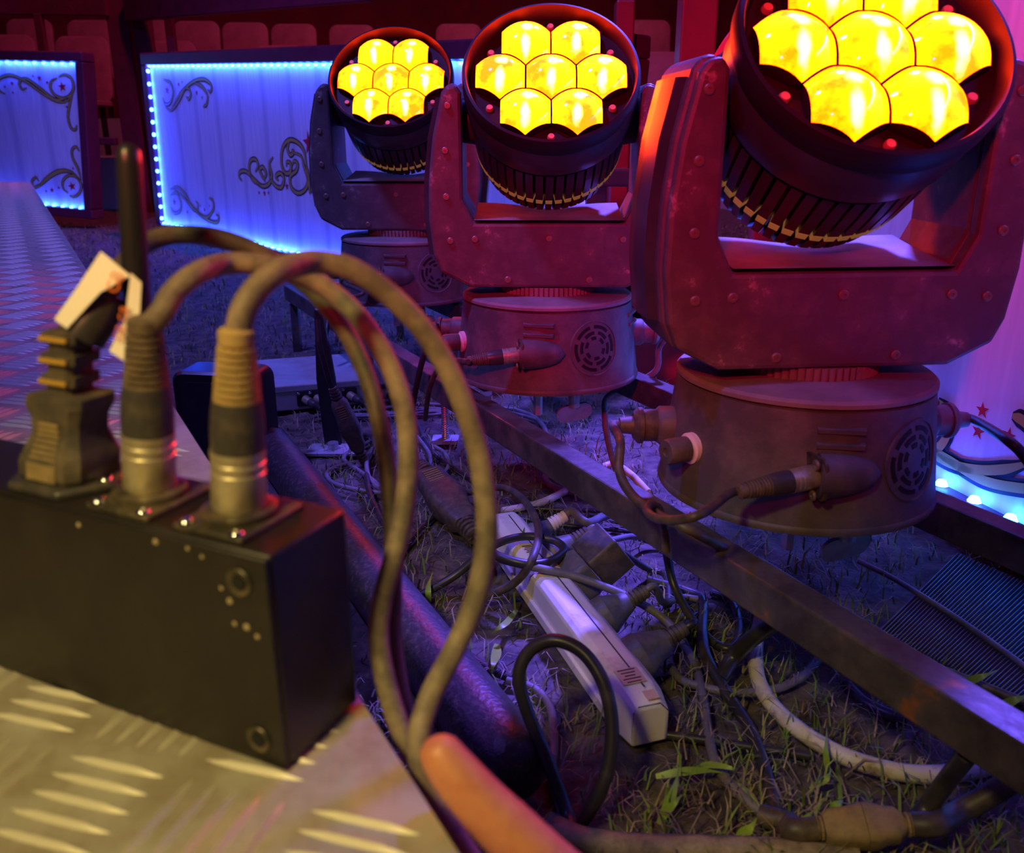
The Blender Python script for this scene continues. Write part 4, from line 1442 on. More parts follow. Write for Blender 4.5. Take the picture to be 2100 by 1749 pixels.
lamp_power(lamp3, R(-92), R(3), 'brown dusty power lead looping from the largest lamp over the rail to the mat',
           [dp(1272, 905, 0.735), dp(1270, 965, 0.72), dp(1296, 1015, 0.70), dp(1350, 1055, 0.675), dp(1420, 1090, 0.655), at(1490, 1128, 0.135), at(1560, 1172, 0.105), at(1650, 1232, 0.06), at(1750, 1290, 0.025), at(1850, 1340, 0.012), at(2000, 1400, 0.012), at(2150, 1460, 0.012)], r=0.0040)
lamp_power(lamp3, R(92), R(3), 'grey power lead in the side of the largest lamp near the close fence panel',
           [dp(2062, 900, 0.70), dp(2100, 935, 0.69), dp(2140, 1000, 0.69), dp(2170, 1100, 0.69)], 'cable_black', 'plug_grey')
lamp_power(lamp2, R(-92), R(-3), 'dusty power lead in the left side of the middle lamp', [dp(895, 668, 1.16), dp(880, 700, 1.17), dp(866, 740, 1.18), dp(852, 800, 1.2), dp(845, 850, 1.23)], 'cable_black')
lamp_power(lamp2, R(92), R(-3), 'grey power lead in the right side of the middle lamp hanging down to the grass',
           [dp(1352, 712, 1.19), dp(1345, 760, 1.2), dp(1290, 790, 1.22), dp(1245, 815, 1.23), dp(1240, 850, 1.22), dp(1248, 910, 1.20), dp(1262, 960, 1.17)], 'cable_grey', 'plug_grey')
lamp_power(lamp1, R(-92), R(3), 'dusty power lead in the left side of the far end lamp', [dp(690, 600, 1.60), dp(676, 640, 1.60), dp(668, 700, 1.58)], 'cable_black')

# added red ribbons stand in for a red-lit post; beside them a black cord
p0 = dp(1500, 118, 0.80)
stp = thing('safety_strap', 'bright red safety strap with black cord hanging behind the largest lamp', 'strap', p0)


def ribbon(name, pts, wv, mt, parent):
    P = [Vector(p) - parent.location for p in smooth(pts, 5)]
    wv = Vector(wv)
    tn = Vector((0, 0.0012, 0))
    rings_ = [[p - wv, p + wv, p + wv + tn, p - wv + tn] for p in P]
    MB().loft(rings_).build(name, M[mt], parent, sm=50)


ribbon('webbing', [dp(1474, 112, 0.80), dp(1500, 70, 0.80), dp(1530, 30, 0.805), dp(1552, -20, 0.81), dp(1570, -90, 0.82)], (0.0055, 0, 0.0030), 'strap_red', stp)
ribbon('webbing', [dp(1540, 125, 0.83), dp(1542, 80, 0.83), dp(1552, 30, 0.835), dp(1562, -20, 0.84), dp(1570, -90, 0.84)], (0.0075, 0, 0.0), 'strap_red', stp)
cable_part(stp, [dp(1478, 118, 0.79), dp(1520, 78, 0.79), dp(1548, 40, 0.79), dp(1560, 0, 0.79), dp(1568, -90, 0.80)], 0.0028, 'cable_black', 8, name='cord')

# ------------------------------------------------------------------ white power strip
SA, SB = at(1034, 1052, 0.040), at(1338, 1440, 0.040)
sd_ = (SB - SA); SL = sd_.length
strip = thing('power_strip', 'grubby white plastic power strip lying on its side in the grass', 'power strip', (SA.x, SA.y, 0), math.atan2(sd_.y, sd_.x))
SW, SH = 0.040, 0.044
cs_ = [(-SW / 2, 0.002), (SW / 2, 0.002), (SW / 2, SH - 0.010), (SW / 2 - 0.010, SH), (-SW / 2 + 0.006, SH), (-SW / 2, SH - 0.006)]
rings_ = []
for x, k, dz in ((0.0, 0.82, -0.004), (0.006, 0.97, -0.001), (0.014, 1, 0), (SL - 0.040, 1, 0), (SL - 0.022, 0.97, -0.001), (SL - 0.002, 0.78, -0.006), (SL, 0.70, -0.008)):
    rings_.append([(x, y * k, z * (1 + (dz / SH)) if z > 0.01 else z) for y, z in cs_])
body = MB().loft(rings_).build('housing', M['strip_white'], strip, sm=30, bevel=0.002)
MB().box((SL / 2, 0.0005, SH + 0.0001), (SL - 0.03, 0.0012, 0.0005)).build('seam', M['seam'], strip, sm=0)
MB().box((SL / 2, SW / 2 + 0.0001, 0.016), (SL - 0.04, 0.0005, 0.0012)).build('seam', M['seam'], strip, sm=0)
MB().box((SL / 2, -SW / 2 - 0.0008, 0.010), (SL - 0.06, 0.004, 0.010)).build('base_lip', M['strip_white'], strip, sm=0, bevel=0.001)
lab = MB().box((SL - 0.031, -0.004, SH + 0.0001), (0.020, 0.020, 0.0006)).build('label', M['sticker'], strip, sm=0)
for k in range(5):
    MB().box((SL - 0.039 + k * 0.004, -0.004, SH + 0.0005), (0.0012, 0.015 - (k % 3) * 0.003, 0.0003)).build('label_line', M['ink'], lab, sm=0)
cl = MB().box((SL - 0.012, 0.003, SH - 0.0035), (0.018, 0.010, 0.0010)).build('label', M['sticker'], strip, sm=0, rot=None)
for k in range(6):
    MB().box((0.095 + k * 0.0035, -0.006 + (k % 2) * 0.0015, SH + 0.0002), (0.0016, 0.010, 0.0003)).build('print_mark', M['ink'], strip, sm=0)
sN = Vector((-sd_.y, sd_.x, 0)).normalized()
if sN.x < 0:
    sN = -sN
sD = sd_.normalized()
sR = SW / 2


def strip_plug(f, label, mt, tail, ln=0.040, rad=0.019, square=False, lift=0.45, relief='plug_black', cmat='cable_black', r=0.0036, back=0.0):
    p = Vector((SA.x, SA.y, 0.022)) + sD * SL * f + sN * (sR - 0.004)
    ax = (sN + Vector((0, 0, lift)) + sD * back).normalized()
    t = thing('mains_plug', label, 'plug', p)
    m = axis_matrix((0, 0, 0), ax)
    if square:
        MB().loft([[(x * k, y * k, z) for x, y in rrect(0.044, 0.040, 0.006, 3)] for z, k in ((0.0, 0.9), (0.004, 1), (0.022, 1), (0.030, 0.86))], m).build('plug_body', M[mt], t, sm=30)
        MB().loft([[(x, y, z) for x, y in rrect(0.046, 0.040, 0.004, 3)] for z in (0.031, 0.066)], m).build('adapter_block', M['plug_black'], t, sm=30, bevel=0.0015)
        for k in range(9):
            MB().box((-0.0165 + k * 0.0041, -0.0205, 0.046), (0.0026, 0.0022, 0.006), m).build('grip_rib', M['plug_tan'], t, sm=0)
        e_ = m @ Vector((0, 0, 0.05)) + p
    else:
        MB().lathe([(0.0, 0.0), (rad * 0.95, 0.0), (rad, 0.002), (rad, ln * 0.40), (rad * 0.93, ln * 0.45), (rad * 0.60, ln * 0.85), (rad * 0.50, ln), (0.0, ln)], 22, m).build('plug_body', M[mt], t, sm=30)
        prof = [(0.0, ln)]
        for k in range(5):
            z = ln + k * 0.0040
            prof += [(0.0085 - k * 0.0004, z), (0.0085 - k * 0.0004, z + 0.0024), (0.0062, z + 0.0026), (0.0062, z + 0.0038)]
        prof += [(0.0, ln + 0.020)]
        MB().lathe(prof, 16, m).build('strain_relief', M[relief], t, sm=25)
        e_ = m @ Vector((0, 0, ln + 0.018)) + p
    cable_part(t, [e_ - ax * 0.004, e_ + ax * 0.010] + tail, r, cmat, 8)


strip_plug(0.10, 'grey plug with a pale threaded collar at the far end of the white strip', 'plug_grey', [at(1205, 1072, 0.045), at(1245, 1056, 0.03), at(1300, 1045, 0.01), at(1380, 1040, 0.005)], 0.030, 0.014, relief='white_ring', cmat='cable_grey', r=0.005, lift=0.5)
strip_plug(0.24, 'grey round plug with ribbed neck second along the white strip', 'plug_grey', [at(1240, 1108, 0.035), at(1300, 1100, 0.02), at(1360, 1115, 0.006), at(1420, 1160, 0.005)], 0.036, 0.018, cmat='cable_grey', lift=0.5)
strip_plug(0.41, 'big square black adapter plug on the white strip', 'plug_grey', [at(1325, 1165, 0.01), at(1365, 1180, 0.005), at(1372, 1240, 0.005)], square=True, lift=0.75)
strip_plug(0.60, 'grey round plug beside the square adapter on the white strip', 'plug_grey', [at(1360, 1235, 0.02), at(1400, 1225, 0.006), at(1440, 1230, 0.005)], 0.038, 0.019, cmat='cable_grey')
strip_plug(0.79, 'grey round plug nearest the labelled end of the white strip', 'plug_grey', [at(1400, 1290, 0.02), at(1425, 1262, 0.006), at(1460, 1262, 0.005)], 0.040, 0.020, cmat='cable_black')

# ------------------------------------------------------------------ in-line mains couplers
def coupler(label, a, c, tail_a, tail_c, tilt_up=(0, 0, 1), sc=1.0, mt='plug_black', cm='cable_black', r=0.0040, rib=True, thick=1.0):
    a, c = Vector(a), Vector(c)
    ax = (c - a).normalized()
    t = thing('inline_coupler', label, 'connector', a)
    m = axis_matrix((0, 0, 0), ax, tilt_up) @ Matrix.Scale((c - a).length / 0.128, 4) @ Matrix.Diagonal((thick, thick, 1, 1))
    def ring(wd, hg, z):
        return [(x, y, z) for x, y in rrect(wd, hg, min(wd, hg) * 0.28, 3)]
    prof = [(0.0, 0.0)]
    for k in range(4):
        z = k * 0.0048
        prof += [(0.0070 + k * 0.0006, z), (0.0070 + k * 0.0006, z + 0.003), (0.0056, z + 0.0034), (0.0056, z + 0.0046)]
    prof += [(0.0, 0.020)]
    MB().lathe(prof, 14, m).build('strain_relief', M[mt], t, sm=25)
    MB().loft([ring(0.018, 0.015, 0.019), ring(0.025, 0.020, 0.026), ring(0.027, 0.021, 0.045), ring(0.030, 0.024, 0.060), ring(0.030, 0.024, 0.064)], m).build('socket_half', M[mt], t, sm=30)
    MB().loft([ring(0.031, 0.025, 0.0645), ring(0.031, 0.025, 0.074), ring(0.025, 0.020, 0.088), ring(0.024, 0.019, 0.100), ring(0.016, 0.014, 0.108)], m).build('plug_half', M[mt], t, sm=30)
    if rib:
        for k in range(7):
            MB().box((0, 0.0102, 0.030 + k * 0.0036), (0.013, 0.0018, 0.0018), m).build('grip_rib', M['plug_tan'], t, sm=0)
    m2 = m @ Matrix.Translation((0, 0, 0.128)) @ Matrix.Rotation(PI, 4, 'X')
    MB().lathe(prof, 14, m2).build('strain_relief', M[mt], t, sm=25)
    if tail_a:
        cable_part(t, tail_a + [a - ax * 0.01, a + ax * 0.006], r, cm, 8)
    if tail_c:
        cable_part(t, [c - ax * 0.006, c + ax * 0.01] + tail_c, r, cm, 8)


coupler('black mains coupler hanging beside the upright bar above the grass', dp(682, 795, 1.22), dp(748, 948, 1.26), [dp(650, 655, 1.20), dp(655, 705, 1.20), dp(668, 755, 1.21)], [at(752, 985, 0.01), at(765, 1030, 0.006), at(790, 1080, 0.005)], (0, -1, 0.2))
coupler('black mains coupler with ribbed grip lying near the end of the white strip', at(862, 955, 0.035), at(975, 1100, 0.016), [at(845, 905, 0.03), at(850, 925, 0.034)], [at(990, 1125, 0.005), at(1000, 1160, 0.005), at(960, 1200, 0.004)], (0, -0.5, 1))
coupler('muddy mains coupler on a thick cable lying in the mud near the rail end', at(1655, 1700, 0.020), at(1890, 1690, 0.030), [at(1560, 1672, 0.006), at(1620, 1690, 0.010)], [at(1960, 1668, 0.022), at(2030, 1630, 0.035), at(2120, 1570, 0.06)], (0, -0.4, 1), mt='plug_tan', cm='cable_dusty2', r=0.0078, rib=False, thick=1.55)

# ------------------------------------------------------------------ grey splitter box with its connectors
gA, gB, gC = at(566, 793, 0.045), at(795, 774, 0.045), at(750, 730, 0.045)
gu = (gB - gA).normalized(); gw = Vector((-gu.y, gu.x, 0))
gl = (gB - gA).length; gd = 0.20
spl = thing('signal_splitter', 'flat grey metal signal splitter box lying on the grass', 'splitter box', (gA.x, gA.y, 0))
c = [gu * -0.14, gu * gl, gu * gl + gw * gd, gu * -0.14 + gw * gd]
MB().loft([[p + Vector((0, 0, 0.001)) for p in c], [p + Vector((0, 0, 0.045)) for p in c]]).build('case', M['grey_metal'], spl, sm=0, bevel=0.002)
MB().loft([[p - gw * 0.0008 + Vector((0, 0, z)) for p in (gu * -0.13, gu * (gl - 0.002), gu * (gl - 0.002) + gw * 0.002, gu * -0.13 + gw * 0.002)] for z in (0.034, 0.0348)]).build('front_seam', M['seam'], spl, sm=0)
for k, px in enumerate((628, 652, 722, 795)):
    p = at(px, 826 - k * 3, 0.020)
    s = (p - gA).dot(gu)
    q0 = gu * s + Vector((0, 0, 0.020))
    m = axis_matrix(q0, -gw)
    fl = MB().prism(rrect(0.026, 0.026, 0.003, 3), -0.001, 0.0025, m).build('socket_flange', M['black_metal'], spl, sm=0)
    for dx_ in (-0.010, 0.010):
        o = link('screw', MESH['chrome'], fl)
        o.matrix_local = axis_matrix(q0 + gu * dx_ + Vector((0, 0, -0.010 if dx_ > 0 else 0.010)) - gw * 0.0025, -gw)
    pw0 = Vector((gA.x, gA.y, 0)) + q0 - gw * 0.003
    t = thing('splitter_lead', 'thin lead with nickel plug in the front of the grey splitter box', 'cable', pw0, 0, 'leads plugged into the grey splitter box')
    ax = (-gw + gu * 0.55 + Vector((0, 0, -0.18))).normalized()
    e_ = xlr_parts(t, pw0, ax, 'sleeve', 0.72)
    cable_part(t, [e_ - ax * 0.004, e_ + ax * 0.006, Vector((e_.x + 0.03, e_.y - 0.012, 0.004)), Vector((e_.x + 0.10, e_.y - 0.01 - 0.012 * k, 0.004)), Vector((e_.x + 0.17, e_.y + 0.02 - 0.015 * k, 0.004)), Vector((e_.x + 0.25, e_.y - 0.03 * k, 0.004))], 0.0028, 'cable_grey', 8)

# ------------------------------------------------------------------ black case and padded tube beside the stage
bc = at(478, 950, 0)
kc = thing('rounded_case', 'plain black case with rounded top corners beyond the stage edge', 'case', (bc.x, bc.y, 0), R(-8))
cp = rrect(0.124, 0.142, 0.016, 5)
MB().loft([[(x * k, y_, z * k + 0.071) for x, z in cp] for y_, k in ((-0.030, 0.95), (-0.026, 1.0), (0.026, 1.0), (0.030, 0.95))]).build('shell', M['antenna'], kc, sm=35)
MB().loft([[(x * 0.80, y_, z * 0.80 + 0.071) for x, z in cp] for y_ in (-0.0312, -0.0298)]).build('front_inset', M['black_metal'], kc, sm=0)

t0_, t1_ = at(556, 915, 0.029), at(1068, 1590, 0.029)
tb = thing('padded_tube', 'thick black padded tube lying on the grass along the stage edge', 'tube', (t1_.x, t1_.y, 0))
dv = (t0_ - t1_).normalized()
L_ = (t0_ - t1_).length
pts = [t1_ + dv * f for f in (-0.004, 0.0, 0.006, 0.02)] + [t1_ + dv * (0.02 + (L_ - 0.02) * k / 10) for k in range(1, 11)]
rr_ = [0.016, 0.022, 0.0265, 0.028] + [0.028] * 10
MB().tube([p - tb.location for p in pts], rr_, 24).build('padding', M['pipe'], tb, sm=60)
MB().lathe([(0.0, -0.003), (0.014, -0.003), (0.016, 0.0)], 20, axis_matrix(t1_ - dv * 0.0035 - tb.location, -dv)).build('end_plug', M['black_metal'], tb, sm=40)

# ------------------------------------------------------------------ upright bar and feet of the frame
up = thing('upright_bar', 'flat black upright bar on a grey ground plate beside the grey splitter', 'stand', at(684, 925, 0))
ul = up.location
p_, q_ = at(684, 915, 0.0), dp(653, 632, 1.295)
s_ = Vector((0.0125, 0, 0)); o_ = Vector((0, 0.006, 0))
MB().loft([[p_ - ul + a_ for a_ in (s_ + o_, -s_ + o_, -s_ - o_, s_ - o_)], [p_ + (q_ - p_) * 0.5 - ul + a_ for a_ in (s_ * 1.1 + o_, -s_ * 1.1 + o_, -s_ * 1.1 - o_, s_ * 1.1 - o_)], [q_ - ul + a_ for a_ in (s_ * 0.45 + o_, -s_ * 0.45 + o_, -s_ * 0.45 - o_, s_ * 0.45 - o_)]]).build('bar', M['antenna'], up, sm=30, bevel=0.002)
MB().prism(rrect(0.075, 0.045, 0.004, 2), 0.0, 0.004).build('ground_plate', M['grey_metal'], up, sm=0)
MB().lathe([(0.008, 0.0), (0.008, 0.014), (0.0, 0.014)], 12).build('bolt', M['steel'], up, sm=30)
lf = thing('levelling_foot', 'threaded levelling foot on a pale plate under the near rail', 'foot', at(914, 905, 0))
MB().prism(rrect(0.040, 0.030, 0.003, 2), 0.0, 0.006).build('foot_plate', M['grey_metal'], lf, sm=0)
prof = [(0.0, 0.006)]
for k in range(16):
    prof += [(0.0062, 0.006 + k * 0.0035), (0.0052, 0.0078 + k * 0.0035)]
prof.append((0.0, 0.064))
MB().lathe(prof, 14).build('threaded_rod', M['steel'], lf, sm=20)

# ------------------------------------------------------------------ ribbed rubber mat
mq = [at(1800, 1300, 0.004), at(2130, 1470, 0.004), at(2330, 1300, 0.004), at(1960, 1140, 0.004)]
mo = mq[0].copy(); mo.z = 0
matt = thing('ribbed_mat', 'ribbed rubber mat on the ground between the rail and the close fence panel', 'mat', mo)
MB().loft([[p - mo - Vector((0, 0, 0.003)) for p in mq], [p - mo for p in mq]]).build('mat_base', M['mat_rubber'], matt, sm=0)
rb = MB()
NR = 46
for i in range(NR):
    f = (i + 0.5) / NR
    a = mq[0] + (mq[1] - mq[0]) * f - mo
    c = mq[3] + (mq[2] - mq[3]) * f - mo
    wv = (mq[1] - mq[0]) / NR * 0.26
    z1 = Vector((0, 0, 0.005))
    rb.loft([[a - wv, a + wv, a + wv * 0.6 + z1, a - wv * 0.6 + z1], [c - wv, c + wv, c + wv * 0.6 + z1, c - wv * 0.6 + z1]])
tag(rb.build('ribs', M['mat_rubber'], matt, sm=0), None, kind='stuff')

# ------------------------------------------------------------------ cables lying in the grass
G = ground_cable
G('dirty white hose curving through the mud under the rail', [(1562, 1262, 0.012), (1550, 1320), (1552, 1380), (1572, 1430), (1615, 1478), (1690, 1530), (1780, 1568), (1890, 1588), (1995, 1578), (2080, 1550)], 0.0068, 'cable_white', 'hose', 'hose')
G('long grey cable running from the strip loop down past its labelled end', [(1000, 1140, 0.05), (1080, 1160, 0.052), (1180, 1182, 0.045), (1290, 1225, 0.03), (1368, 1275, 0.012), (1418, 1345), (1440, 1420), (1452, 1500), (1470, 1570), (1520, 1632), (1590, 1685)], 0.0042, 'cable_grey')
G('black cable with blue sheen running down beside the grey one to the muddy coupler', [(1330, 1190), (1400, 1210), (1440, 1232), (1440, 1300, 0.012), (1450, 1352, 0.012), (1490, 1422), (1540, 1500), (1572, 1590), (1592, 1680), (1598, 1790)], 0.0052, 'cable_black')
G('dark cable dropping from the rail into a tight loop in the grass', [(1366, 1130, 0.06), (1382, 1200, 0.03), (1420, 1270, 0.012), (1465, 1318), (1500, 1328), (1516, 1290), (1500, 1235), (1460, 1215)], 0.0042, 'cable_black')
G('grey cable making a small loop right of the white strip', [(1410, 1300), (1380, 1325), (1374, 1362), (1398, 1394), (1440, 1408), (1500, 1420), (1580, 1416), (1645, 1388), (1678, 1352)], 0.0038, 'cable_grey')
G('short thick black cable crossing toward the rail', [(1478, 1392, 0.006), (1508, 1342, 0.02), (1552, 1302, 0.05), (1600, 1270, 0.08)], 0.0070, 'cable_black')
G('cable loop lying over the white strip', [(850, 1228), (930, 1182, 0.02), (1010, 1120, 0.05), (1075, 1100, 0.054), (1135, 1108, 0.052), (1156, 1128, 0.05), (1130, 1150, 0.052), (1080, 1156, 0.055), (1022, 1140, 0.058), (1000, 1120, 0.056)], 0.0044, 'cable_black')
G('brown black cable arching over the far end of the white strip', [(960, 1010, 0.02), (1030, 1000, 0.05), (1078, 1030, 0.06), (1104, 1085, 0.06), (1092, 1145, 0.06), (1055, 1195, 0.03), (985, 1230)], 0.0042, 'cable_dusty2')
G('thin black cable stretched over the mud below the strip', [(1240, 1470), (1330, 1500), (1430, 1515), (1540, 1532), (1660, 1550)], 0.0034, 'cable_black')
G('whitish cable passing beneath the rail near the middle lamp', [(1030, 1048), (1105, 1032), (1150, 1012), (1200, 985), (1250, 952), (1290, 970, 0.01), (1330, 1010)], 0.0050, 'cable_white')
G('thin violet lit cable running behind the white strip', [(1040, 1040), (1140, 1045), (1250, 1050), (1340, 1075), (1420, 1110)], 0.0032, 'cable_black')
G('second thin cable running behind the white strip', [(1050, 1060), (1120, 1072), (1200, 1082), (1290, 1090), (1400, 1120)], 0.0030, 'cable_black')
G('grey cable curled under the rail by the middle lamp', [(1118, 975), (1125, 992), (1150, 1004), (1185, 1010)], 0.0046, 'cable_grey')
G('thin pale cable arcing under the wing nut of the middle lamp', [(990, 842), (1040, 838), (1085, 850), (1110, 868), (1125, 895)], 0.0040, 'cable_grey')
G('grey cable looping around the hanging coupler', [(760, 905), (720, 925), (705, 942), (735, 965), (770, 990), (800, 1030), (815, 1070)], 0.0034, 'cable_grey')
G('grey cable loop in the grass below the upright bar', [(728, 948), (690, 958), (670, 972), (682, 990), (720, 1002), (770, 1010), (830, 1012)], 0.0034, 'cable_grey')
G('grey cable bending through the grass between the two couplers', [(800, 900), (765, 920), (752, 950), (760, 985), (790, 1010), (830, 1030)], 0.0034, 'cable_grey')
G('black cable snaking from the rail past the ribbed coupler', [(845, 850), (865, 890), (890, 930), (930, 960), (970, 985)], 0.0036, 'cable_black')
G('pale grey cable hooked round the ribbed coupler', [(855, 895), (880, 930), (888, 970), (905, 975), (920, 955), (912, 930), (890, 915)], 0.0032, 'cable_grey')
G('thin cable leaving the padded tube toward the ribbed coupler', [(800, 1180), (840, 1110), (890, 1060), (930, 1040), (985, 1035)], 0.0034, 'cable_black')
G('bundle lead passing behind the hanging cables toward the splitter', [(640, 855), (700, 846), (780, 838), (850, 828), (930, 832)], 0.0032, 'cable_grey')
G('second bundle lead passing behind the hanging cables', [(720, 850), (790, 850), (860, 838), (930, 842), (960, 850)], 0.0034, 'cable_grey')
G('cable on the grass below the largest lamp beside the mat', [(1560, 1150), (1640, 1200), (1720, 1262), (1800, 1320), (1900, 1380), (2010, 1440), (2140, 1500)], 0.0036, 'cable_grey')
G('violet cord crossing the ribbed mat', [(1760, 1150, 0.02), (1830, 1185, 0.014), (1920, 1240, 0.012), (2010, 1300, 0.012), (2120, 1380, 0.012)], 0.0030, 'cable_grey')
G('blue lit cable emerging from under the rail over the mud', [(1735, 1405), (1770, 1440), (1820, 1465), (1860, 1475)], 0.0055, 'cable_black')
G('dark strut like cable leaning from the rail end to the muddy coupler', [(1985, 1545, 0.10), (1950, 1590, 0.06), (1905, 1650, 0.03), (1870, 1690, 0.02)], 0.0062, 'cable_black')
G('brown mud caked cable along the lower grass', [(1120, 1690), (1190, 1722), (1300, 1738), (1450, 1742), (1600, 1748), (1760, 1765)], 0.0090, 'cable_dusty')
G('thin pale cable curving behind the black loop', [(1040, 1395), (1095, 1412), (1128, 1450), (1136, 1520), (1132, 1600), (1165, 1690)], 0.0036, 'cable_grey')
G('dark cord hidden in grass beside the padded tube', [(840, 1240), (890, 1290), (940, 1330), (1000, 1370), (1050, 1392)], 0.0040, 'cable_black')
W = [at(1180, 1715, 0.008), at(1160, 1660, 0.010), dp(1125, 1565, 0.605), dp(1080, 1455, 0.61), dp(1064, 1385, 0.61), dp(1086, 1335, 0.61), dp(1135, 1313, 0.605), dp(1192, 1335, 0.60), dp(1235, 1395, 0.592), dp(1254, 1475, 0.587), dp(1250, 1560, 0.583), dp(1225, 1635, 0.582), at(1188, 1692, 0.006), at(1150, 1730, 0.006), at(1110, 1775, 0.006)]
lo = W[0].copy()
tag(MB().tube([p - lo for p in smooth(W, 6)], 0.0048, 10).build('cable', M['cable_black'], None, lo, sm=60), 'glossy black cable standing up in a tall loop left of the white strip', 'cable')

# ------------------------------------------------------------------ grass
def stage_local(x, y):
    dx, dy = x - E0.x, y - E0.y
    return dx * math.cos(EA) + dy * math.sin(EA), -dx * math.sin(EA) + dy * math.cos(EA)


def blades(name, label, N, mt, hmin, hmax, wmin, wmax, lean, seed, ymax=4.6, power=2.0, zoff=-0.004):
    g = np.random.default_rng(seed)
    y = 0.30 + (ymax - 0.30) * g.random(N) ** power
    x = (g.random(N) * 2 - 1) * (0.30 + 0.66 * y)
    # clumping
    cl_ = np.sin(x * 23 + 3 * np.sin(y * 17)) * np.sin(y * 29 + 2 * np.sin(x * 13))
    keep = g.random(N) < 0.35 + 0.65 * (cl_ > -0.1)
    dx, dy = x - E0.x, y - E0.y
    ly = -dx * math.sin(EA) + dy * math.cos(EA)
    keep &= (ly < -0.01)
    # no blades through the strip, tube, mat
    for (a, c, wd) in ((SA, SB, 0.026), (t0_, t1_, 0.030)):
        ab_ = np.array([(c - a).x, (c - a).y]); l2 = ab_ @ ab_
        tt = np.clip(((x - a.x) * ab_[0] + (y - a.y) * ab_[1]) / l2, 0, 1)
        dd = np.hypot(x - a.x - tt * ab_[0], y - a.y - tt * ab_[1])
        keep &= dd > wd
    e1 = np.array([(mq[1] - mq[0]).x, (mq[1] - mq[0]).y]); e2 = np.array([(mq[3] - mq[0]).x, (mq[3] - mq[0]).y])
    det = e1[0] * e2[1] - e1[1] * e2[0]
    rx, ry = x - mq[0].x, y - mq[0].y
    u_ = (rx * e2[1] - ry * e2[0]) / det; v_ = (e1[0] * ry - e1[1] * rx) / det
    keep &= ~((u_ > -0.05) & (u_ < 1.05) & (v_ > -0.05) & (v_ < 1.05))
    gx, gy = x - gA.x, y - gA.y
    s1 = gx * gu.x + gy * gu.y; s2 = gx * gw.x + gy * gw.y
    keep &= ~((s1 > -0.15) & (s1 < gl + 0.01) & (s2 > -0.01) & (s2 < gd + 0.01))
    x, y = x[keep], y[keep]
    n_ = len(x)
    h = hmin + (hmax - hmin) * g.random(n_) ** 1.6
    far = 1 + 0.35 * np.clip(y - 1.2, 0, 3)
    wd = (wmin + (wmax - wmin) * g.random(n_)) * far
    a = g.random(n_) * 2 * PI
    le = lean[0] + (lean[1] - lean[0]) * g.random(n_)
    dxv, dyv = np.cos(a), np.sin(a)
    px, py = -np.sin(a), np.cos(a)
    tw = g.normal(0, 0.5, n_)
    z0 = np.full(n_, zoff)
    base = np.stack([x, y, z0], -1)
    side = np.stack([px, py, 0 * px], -1) * (wd / 2)[:, None]
    mid = base + np.stack([dxv * h * np.sin(le * 0.55) * 0.55, dyv * h * np.sin(le * 0.55) * 0.55, h * np.cos(le * 0.55) * 0.55], -1)
    tp = mid + np.stack([np.cos(a + tw) * h * np.sin(np.minimum(le * 1.35, 1.62)) * 0.5, np.sin(a + tw) * h * np.sin(np.minimum(le * 1.35, 1.62)) * 0.5, h * np.cos(np.minimum(le * 1.35, 1.62)) * 0.5], -1)
    V = np.stack([base - side, base + side, mid + side * 0.8, mid - side * 0.8, tp], 1).reshape(-1, 3)
    me = bpy.data.meshes.new(name)
    me.vertices.add(len(V))
    me.vertices.foreach_set('co', V.ravel())
    idx = np.arange(n_)[:, None] * 5
    quad = (idx + np.array([0, 1, 2, 3])).ravel()
    tri = (idx + np.array([3, 2, 4])).ravel()
    me.loops.add(n_ * 7)
    me.loops.foreach_set('vertex_index', np.concatenate([quad, tri]).astype(np.int32))
    me.polygons.add(n_ * 2)
    ls = np.concatenate([np.arange(n_) * 4, n_ * 4 + np.arange(n_) * 3]).astype(np.int32)
    me.polygons.foreach_set('loop_start', ls)
    me.update(calc_edges=True)
    me.validate()
    me.materials.append(M[mt])
    o = link(name, me)
    tag(o, label, 'grass', None, 'stuff')
    return o


blades('green_grass', 'short green grass growing across the muddy ground', 30000, 'blade_green', 0.012, 0.038, 0.0012, 0.0026, (0.3, 1.1), 3)
blades('dry_grass', 'dry straw and dead grass scattered over the mud', 40000, 'blade_dry', 0.010, 0.036, 0.0008, 0.0017, (1.0, 1.5), 5, zoff=0.001)


def broad(pts, wd, k):
    W_ = [at(*p) for p in pts]
    o_ = W_[0].copy()
    P = [p - o_ for p in smooth(W_, 4)]
    n_ = len(P)
    sdv = (P[-1] - P[0]).cross(Vector((0.1, -0.6, 0.8))).normalized()
    L_, C_, R_ = [], [], []
    for i, p in enumerate(P):
        f = i / (n_ - 1)
        ww = wd * (0.35 + 0.65 * math.sin(PI * min(f * 1.15 + 0.12, 1.0))) * (1 - f ** 6)
        L_.append(p + sdv * ww / 2); R_.append(p - sdv * ww / 2); C_.append(p - Vector((0, -0.3, 0.7)) * ww * 0.12)
    vs_ = L_ + C_ + R_
    fs_ = [(i, i + 1, n_ + i + 1, n_ + i) for i in range(n_ - 1)] + [(n_ + i, n_ + i + 1, 2 * n_ + i + 1, 2 * n_ + i) for i in range(n_ - 1)]
    o = MB().add(vs_, fs_).build('grass_blade', M['broad_green'], None, o_, sm=60)
    tag(o, 'broad fresh green grass blade lying over the mud', 'grass blade', 'broad green grass blades')


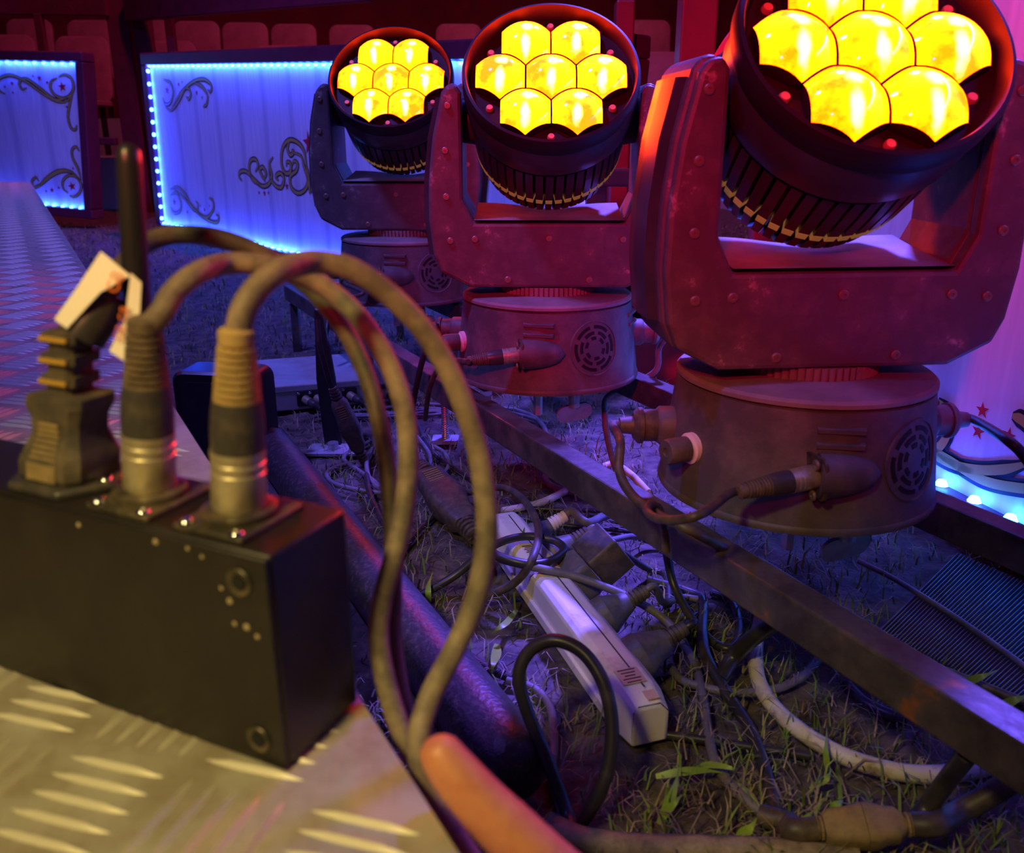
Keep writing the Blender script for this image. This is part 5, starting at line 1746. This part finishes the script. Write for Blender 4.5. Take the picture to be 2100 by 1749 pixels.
for k, (pts, wd) in enumerate([
    ([(1345, 1592, 0.010), (1400, 1582, 0.014), (1450, 1580, 0.012), (1503, 1588, 0.004)], 0.006),
    ([(1420, 1580, 0.004), (1450, 1568, 0.012), (1500, 1575, 0.02), (1505, 1590, 0.01)], 0.005),
    ([(1352, 1690, 0.0), (1370, 1650, 0.012), (1385, 1610, 0.02), (1394, 1568, 0.02)], 0.007),
    ([(1352, 1685, 0.0), (1370, 1660, 0.010), (1388, 1640, 0.016), (1400, 1628, 0.014)], 0.006),
    ([(1508, 1738, 0.0), (1525, 1710, 0.012), (1540, 1695, 0.018), (1553, 1676, 0.02)], 0.008),
    ([(1700, 1668, 0.0), (1712, 1655, 0.01), (1722, 1645, 0.012), (1730, 1640, 0.008)], 0.006),
    ([(1640, 1690, 0.0), (1650, 1680, 0.01), (1660, 1670, 0.012), (1665, 1662, 0.012)], 0.004),
    ([(1060, 1250, 0.0), (1040, 1275, 0.02), (1020, 1290, 0.02), (1005, 1302, 0.01)], 0.006),
    ([(1075, 1140, 0.02), (1074, 1110, 0.04), (1073, 1095, 0.05), (1076, 1080, 0.06)], 0.009),
    ([(1020, 1320, 0.0), (1018, 1340, 0.01), (1012, 1360, 0.02), (1008, 1385, 0.01)], 0.009),
    ([(880, 1240, 0.0), (878, 1215, 0.015), (880, 1195, 0.02), (888, 1172, 0.02)], 0.006),
    ([(1960, 1405, 0.0), (1990, 1395, 0.02), (2020, 1385, 0.03), (2050, 1372, 0.03)], 0.007),
    ([(2030, 1455, 0.0), (2060, 1445, 0.02), (2090, 1432, 0.03), (2130, 1420, 0.03)], 0.008),
    ([(1660, 1620, 0.0), (1690, 1600, 0.01), (1700, 1590, 0.012), (1705, 1575, 0.01)], 0.005),
    ([(1500, 1600, 0.0), (1530, 1620, 0.008), (1550, 1640, 0.01), (1560, 1660, 0.006)], 0.004),
    ([(985, 1170, 0.0), (990, 1150, 0.02), (998, 1135, 0.025), (1010, 1120, 0.02)], 0.006),
    ([(1700, 1590, 0.0), (1695, 1560, 0.012), (1694, 1530, 0.02), (1696, 1490, 0.018)], 0.005),
]):
    broad(pts, wd, k)
